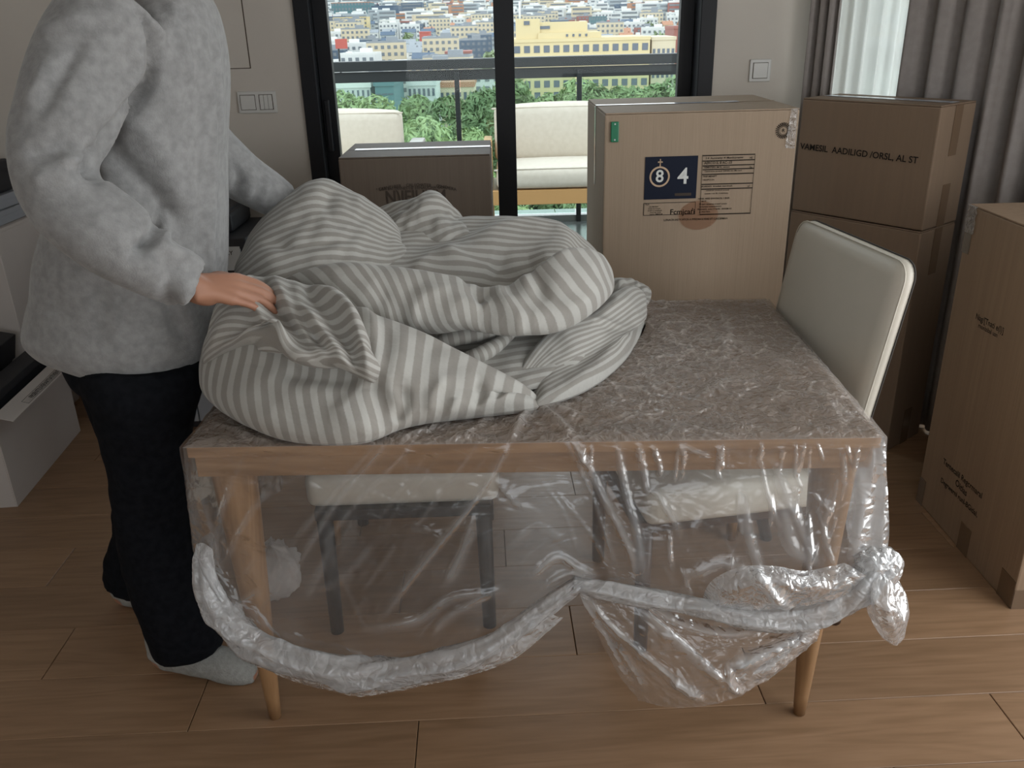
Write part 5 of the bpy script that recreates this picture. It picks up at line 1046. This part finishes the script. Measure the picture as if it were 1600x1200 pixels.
def ctl(c):
    if isinstance(c, W3): return np.array(c, float)
    if len(c) == 3 and abs(c[2]) > 1.2: return P(c[0], c[1], c[2])
    return PZ(c[0], c[1], c[2])
skirt = [[W3(q) for q in r0_],
    row([(291, 745), (431, 742), (571, 745), (711, 742), (852, 738), (993, 738), (1133, 738), (1265, 736), (1384, 735)], [.008]*9),
    row([(296, 800), (434, 820), (570, 850), (711, 835), (860, 790), (1000, 800), (1140, 812), (1270, 800), (1387, 785)], [.012, .02, .03, .03, .02, .03, .03, .02, .015]),
    row([(304, 860), (410, 915), (568, 960), (712, 925), (884, 850), (1012, 866), (1148, 895), (1275, 872), (1389, 835)], [.012, .03, .055, .05, .03, .05, .05, .04, .03]),
    row([(318, 925), (425, 1015), (570, 1052), (716, 1025), (903, 912), (1022, 932), (1158, 965), (1285, 950), (1382, 885)], [.02, .05, .08, .08, .04, .06, .08, .07, .04])]
FL = [([(619, 676), (528, 784), (463, 888)], .006, 2.5, 5), ([(602, 676), (520, 772), (446, 862)], .004, 2.5, 4), ([(667, 672), (563, 780), (502, 854)], .004, 2.5, 4), ([(775, 659), (693, 763), (641, 836)], .003, 3, 4), ([(827, 637), (771, 741), (728, 802), (650, 897), (598, 966)], .007, 3, 8),
      ([(771, 748), (795, 775), (814, 793)], .006, 10, 4), ([(740, 806), (719, 862), (693, 914)], .007, 10, 5), ([(572, 981), (650, 966), (702, 932), (775, 923)], .007, 3, 9), ([(676, 988), (700, 962), (771, 923)], .006, 4, 7), ([(360, 750), (338, 836), (336, 897)], .004, 4, 4), ([(433, 754), (386, 810), (347, 888)], .004, 3, 4), ([(353, 949), (380, 938), (407, 923)], .005, 4, 4),
      ([(310, 760), (330, 830), (350, 900)], .004, 4, 6), ([(480, 930), (500, 890), (510, 860)], .004, 5, 5), ([(478, 925), (530, 905), (590, 840)], .003, 4, 6), ([(520, 870), (560, 960), (575, 985)], .002, 2, 3), ([(846, 637), (885, 672), (920, 733), (946, 785), (985, 863), (993, 905)], .010, 8, 6), ([(863, 655), (900, 720), (935, 800), (967, 905)], .005, 4, 4),
      ([(963, 692), (976, 763), (993, 828), (1006, 905)], .009, 7, 7), ([(998, 690), (1006, 741), (1011, 776)], .008, 5, 5), ([(1011, 759), (1037, 785), (1063, 837)], .006, 8, 6), ([(1158, 754), (1167, 828), (1188, 897), (1197, 930)], .008, 9, 9), ([(1184, 700), (1197, 767), (1219, 828)], .005, 4, 5), ([(1201, 715), (1245, 815), (1275, 890)], .007, 10, 5), ([(1220, 770), (1235, 850), (1270, 880)], .008, 12, 9),
      ([(1297, 772), (1288, 837), (1305, 890)], .006, 5, 6), ([(1340, 720), (1344, 793), (1331, 870)], .008, 8, 8), ([(1370, 700), (1352, 790), (1340, 870)], .010, 12, 12), ([(1378, 690), (1380, 780), (1372, 870)], .009, 8, 8), ([(863, 760), (920, 830), (955, 890)], .004, 3, 4), ([(840, 745), (880, 800), (905, 870)], .003, 3, 3), ([(700, 800), (760, 780), (850, 800)], .003, 4, 4), ([(790, 860), (840, 820), (880, 850)], .004, 6, 6),
      ([(830, 900), (870, 870), (900, 885), (930, 900)], .012, 7, 6), ([(850, 915), (890, 895), (920, 905)], .010, 5, 5), ([(1020, 700), (1030, 720), (1034, 745)], .006, 4, 4), ([(1060, 690), (1085, 705), (1110, 712)], .007, 5, 5), ([(1130, 700), (1120, 730), (1132, 760)], .003, 3, 4), ([(1250, 700), (1240, 730), (1255, 770)], .003, 3, 4), ([(1310, 700), (1320, 740), (1310, 790)], .004, 4, 4), ([(690, 700), (650, 760), (600, 820)], .002, 2, 3), ([(390, 700), (360, 760), (340, 820)], .002, 2, 3), ([(900, 690), (905, 712), (925, 735)], .004, 3, 3), ([(1080, 900), (1130, 880), (1180, 900)], .008, 10, 8)]
rf_ = np.random.default_rng(4)
for k in range(34):
    x = rf_.uniform(880, 1370); y = rf_.uniform(688, 700); L = rf_.uniform(12, 60); dx = rf_.uniform(-14, 14); FL.append(([(x, y), (x+dx*.5, y+L*.5), (x+dx, y+L)], rf_.uniform(.002, .006), 2.5, 3.5))
for k in range(30):
    x = rf_.uniform(1000, 1330); y = rf_.uniform(740, 900); L = rf_.uniform(20, 70); dx = rf_.uniform(-20, 30); FL.append(([(x, y), (x+dx*.4, y+L*.5), (x+dx, y+L)], rf_.uniform(.002, .005), 3, 4))
for k in range(26):
    x = rf_.uniform(320, 860); y = rf_.uniform(700, 960); L = rf_.uniform(20, 80); FL.append(([(x, y), (x-L*.35, y+L*.5), (x-L*.75, y+L)], rf_.uniform(.001, .003), 2, 3))
def wskirt(px, py):
    g = lambda x, y, a, b: np.exp(-((px-x)/a)**2-((py-y)/b)**2)
    return .35*g(1368, 810, 26, 90)+.35*g(1370, 885, 40, 30)+.10*g(1240, 790, 60, 70)+.05*g(860, 800, 130, 90)+.06*g(440, 920, 70, 70)+.05*(vnoise(px*.02, py*.02, 8)+.5)+.05*np.clip((px-850)/200, 0, 1)
FL = [(a_, b_*.55, c_, d_) for a_, b_, c_, d_ in FL]
film_grid('front_film', skirt, 420, 170, FL, whitef=60, wamp=.0025, wsc=(16, 7), base_w=.0, seed=21, wfun=wskirt, pin_top=True)
# left, right and rear falls of the sheet
def side(name, a, b, drop, seed, outn, mt=M_film, flare=.03):
    a = np.array(a); b = np.array(b); n1, n2 = 90, 50; u, v = np.meshgrid(np.linspace(0, 1, n1), np.linspace(0, 1, n2)); Pn = a+(b-a)*u[..., None]; D = np.interp(u, np.linspace(0, 1, len(drop)), drop)
    Pn = Pn-ZD*(v*D)[..., None]+np.array(outn)*(.004+flare*v+.010*v*np.sin(u*26+seed)+.006*np.abs(crumple(u*6, v*3, seed)))[..., None]
    return mesh_obj(name, Pn.reshape(-1, 3), grid_faces(n1, n2), mt, fs, True, attrs={'white': (.02+.06*np.clip(np.sin(u*26+seed), 0, 1)*v).ravel()})
side('side_film', tat(-.003, -.006, .752), tat(-.003, TD+.006, .752), [.32, .36, .42, .40], 1, -TXD, flare=.012)
side('side_film', tat(TW+.003, -.006, .752), tat(TW+.003, TD+.006, .752), [.30, .30, .36, .40], 2, TXD, flare=.010)
side('rear_film', tat(-.003, TD+.006, .752), tat(TW+.003, TD+.006, .752), [.40, .34, .40], 3, TYD, flare=.010)
# gathered hem: twisted ropes of film
def rope(name, path, n=110, seg=26, amp=.32, mt=None, seed=0, base_w=.06):
    Pp = np.array([P(x, y, yf(x, o)) for x, y, r, o in path]); rr = np.array([r*depth_at(p)/F_PX for p, (x, y, r, o) in zip(Pp, path)]); Pp = catmull(Pp, n); rr = catmull(rr[:, None], n)[:, 0]
    V, F_ = tube_geo(Pp, rr, seg); A_ = np.tile(np.linspace(0, 2*math.pi, seg, endpoint=False), n); L = np.repeat(np.arange(n), seg)/n*len(path); c = np.repeat(Pp, seg, 0); d = V-c
    k = 1+amp*(.45*np.sin(A_*5+L*1.3+2*np.sin(L*1.7))+.25*np.sin(A_*9-L*2.1)+.5*np.abs(crumple(L*1.6, (np.cos(A_)+np.sin(A_+L*.5))*1.1, seed))+.9*vnoise(L*1.3, np.cos(A_)*1.2+5, seed))
    V = c+d*k[:, None]; return mesh_obj(name, V, F_, mt or M_film_d, fs, True, attrs={'white': np.clip(base_w+.5*(k-1), 0, .5)})
rope('rolled_hem', [(309, 850, 2, .02), (313, 880, 11, .022), (322, 915, 18, .03), (345, 958, 22, .04), (385, 998, 23, .055), (440, 1026, 21, .07), (510, 1044, 21, .085), (575, 1055, 24, .09), (640, 1046, 20, .09), (710, 1032, 20, .09), (780, 1000, 15, .08), (845, 955, 14, .06), (905, 912, 12, .045)], seed=1)
rope('rolled_hem', [(895, 912, 10, .045), (945, 922, 13, .055), (1010, 934, 14, .065), (1090, 948, 14, .08), (1170, 966, 16, .09), (1240, 968, 18, .085), (1300, 950, 20, .075), (1345, 915, 24, .06), (1380, 880, 22, .045)], seed=4, base_w=.12)
# loose strip under the left hem
film_grid('loose_hem', [row([(318, 905), (370, 990), (440, 1022), (510, 1042), (575, 1056), (640, 1048), (710, 1034), (780, 1002), (850, 950)], [.03, .05, .06, .07, .08, .08, .08, .07, .05]),
    row([(310, 930), (365, 1012), (438, 1046), (510, 1066), (573, 1074), (650, 1064), (722, 1050), (795, 1020), (868, 962)], [.03, .06, .08, .09, .10, .10, .09, .08, .05]),
    row([(320, 950), (372, 1020), (445, 1058), (512, 1078), (571, 1087), (655, 1072), (730, 1056), (805, 1028), (880, 965)], [.03, .06, .08, .09, .10, .10, .09, .08, .05])], 140, 24, [], M_film_d, .006, (20, 3), .10, 31)
# big drape hanging below the right hem
film_grid('drape', [row([(900, 915), (975, 928), (1060, 942), (1150, 962), (1240, 968), (1310, 950)], [.05]*6),
    row([(925, 970), (1000, 985), (1080, 1000), (1160, 1004), (1235, 995), (1292, 970)], [.06, .08, .09, .09, .08, .06]),
    row([(960, 1040), (1025, 1055), (1090, 1055), (1160, 1040), (1225, 1012), (1278, 988)], [.07, .10, .12, .12, .09, .06]),
    row([(998, 1094), (1045, 1104), (1105, 1102), (1160, 1084), (1215, 1046), (1268, 1000)], [.08, .11, .13, .12, .09, .06])], 180, 90,
    [([(915, 930), (960, 980), (1030, 1040), (1095, 1090)], .008, 4, 8), ([(905, 930), (950, 1000), (985, 1070)], .006, 4, 8), ([(990, 940), (1060, 1000), (1155, 1082)], .008, 4, 12), ([(1000, 935), (1060, 975), (1130, 992), (1200, 985)], .008, 10, 5), ([(1140, 1040), (1180, 1030), (1260, 990)], .010, 12, 10), ([(1135, 1038), (1140, 1070), (1155, 1082)], .008, 8, 4), ([(1050, 1060), (1070, 1075), (1100, 1092)], .008, 10, 7), ([(960, 1000), (985, 1040), (1010, 1080)], .005, 6, 6)], M_film, .006, (12, 5), .11, 33)
film_grid('drape_hem', [row([(1140, 1036), (1185, 1026), (1230, 1000), (1272, 965)], [.10, .09, .08, .07]), row([(1150, 1060), (1195, 1046), (1240, 1014), (1280, 985)], [.125, .115, .10, .085]), row([(1158, 1082), (1205, 1058), (1245, 1026), (1276, 1000)], [.11, .10, .09, .08])], 60, 26, [], M_film_d, .006, (6, 3), .05, 35)
# crumpled flap above the right hem
film_grid('raised_flap', [row([(1095, 945), (1110, 910), (1150, 888), (1205, 884), (1260, 892), (1320, 880)], [.06, .07, .08, .08, .07, .06]), row([(1100, 955), (1150, 925), (1195, 912), (1240, 915), (1290, 915), (1345, 895)], [.08, .10, .11, .11, .10, .08]), row([(1110, 962), (1170, 955), (1225, 950), (1270, 945), (1320, 935), (1365, 905)], [.08, .09, .09, .09, .08, .07])], 90, 40,
    [([(1175, 890), (1200, 915), (1235, 950)], .012, 6, 10), ([(1235, 925), (1200, 935), (1170, 955)], .008, 8, 8)], M_film_d, .004, (5, 3), -.06, 37)
film_grid('side_pucker', [row([(313, 848), (306, 868), (312, 900), (330, 935)], [.02]*4), row([(322, 850), (318, 880), (326, 910), (345, 940)], [.045]*4), row([(332, 860), (335, 885), (342, 915), (352, 935)], [.03]*4)], 30, 24, [], M_film_d, .006, (4, 3), -.05, 39)
# knot: a ruffled boss with a loop and a hanging tail
def blobfilm(name, c, rx, rz, ry, seed, amp=.3, spikes=7, bw=.1, mt=None, n=52, m=30):
    C = P(c[0], c[1], yf(c[0], c[2])); sc_ = depth_at(C)/F_PX; V = []; w = []
    for i in range(m+1):
        th = math.pi*i/m
        for j in range(n):
            ph = 2*math.pi*j/n; k = 1+amp*(.5*math.sin(spikes*ph+2*math.sin(th*3+seed))*math.sin(th)+float(vnoise(np.array(ph*2+seed), np.array(th*3), seed))*1.4*math.sin(th))
            d = RT*math.sin(th)*math.cos(ph)*rx*sc_*k+UP*math.sin(th)*math.sin(ph)*rz*sc_*k-FWD*math.cos(th)*ry*sc_; V.append(C+d); w.append(bw+.3*max(0, k-1))
    F_ = [(i*n+j, i*n+(j+1) % n, (i+1)*n+(j+1) % n, (i+1)*n+j) for i in range(m) for j in range(n)]
    return mesh_obj(name, V, F_, mt or M_film_d, fs, True, attrs={'white': w})
blobfilm('knot', (1366, 880, .05), 28, 23, 20, 1, .25, 9, .16); blobfilm('knot_loop', (1389, 884, .055), 23, 29, 12, 2, .10, 4, .0)
film_grid('knot_tail', [row([(1346, 905), (1362, 898), (1382, 896), (1402, 904)], [.05, .07, .07, .05]), row([(1350, 935), (1368, 935), (1392, 935), (1411, 932)], [.06, .10, .10, .06]), row([(1362, 970), (1380, 975), (1402, 972), (1420, 958)], [.06, .11, .11, .06]), row([(1378, 996), (1389, 1003), (1401, 1008), (1412, 996)], [.06, .08, .08, .06])], 50, 60,
    [([(1384, 900), (1384, 950), (1398, 985)], .008, 4, 7), ([(1366, 905), (1372, 960), (1392, 1000)], .007, 5, 5), ([(1398, 905), (1412, 945), (1404, 985)], .007, 5, 5), ([(1385, 945), (1395, 955), (1402, 970)], .009, 6, 6)], M_film_d, .003, (3, 3), -.12, 41)
film_grid('knot_tail', [row([(1346, 905), (1362, 908), (1382, 908), (1402, 904)], [.04]*4), row([(1350, 935), (1368, 940), (1392, 938), (1412, 932)], [.02]*4), row([(1362, 970), (1380, 980), (1402, 978), (1420, 958)], [.02]*4), row([(1378, 996), (1389, 1003), (1401, 1008), (1412, 996)], [.05]*4)], 40, 40, [], M_film, .004, (4, 4), .03, 43)
# white packing paper crumpled on the floor under the table
def crumpball(name, label, c, r_, seed, mt):
    n, m = 60, 40; V = []
    th = np.linspace(.01, math.pi-.01, m)[:, None]*np.ones((1, n)); ph = np.ones((m, 1))*np.linspace(0, 2*math.pi, n, endpoint=False)
    k = 1+.45*np.abs(crumple(np.cos(ph)*1.6+th, np.sin(ph)*1.6+th*.7, seed)); X = c[0]+r_[0]*np.sin(th)*np.cos(ph)*k; Y = c[1]+r_[1]*np.sin(th)*np.sin(ph)*k; Z = c[2]+r_[2]*np.cos(th)*k
    V = np.stack([X, Y, np.maximum(Z, .001)], -1).reshape(-1, 3); F_ = [(i*n+j, i*n+(j+1) % n, (i+1)*n+(j+1) % n, (i+1)*n+j) for i in range(m-1) for j in range(n)]
    return prop(mesh_obj(name, V, F_, mt, None, True), label, 'paper')
q = PZ(425, 930, 0); crumpball('packing_paper', 'crumpled white packing paper on the floor beside the left table leg, behind plastic', (q[0], q[1]+.03, .06), (.075, .08, .075), 3, M_whitecard)
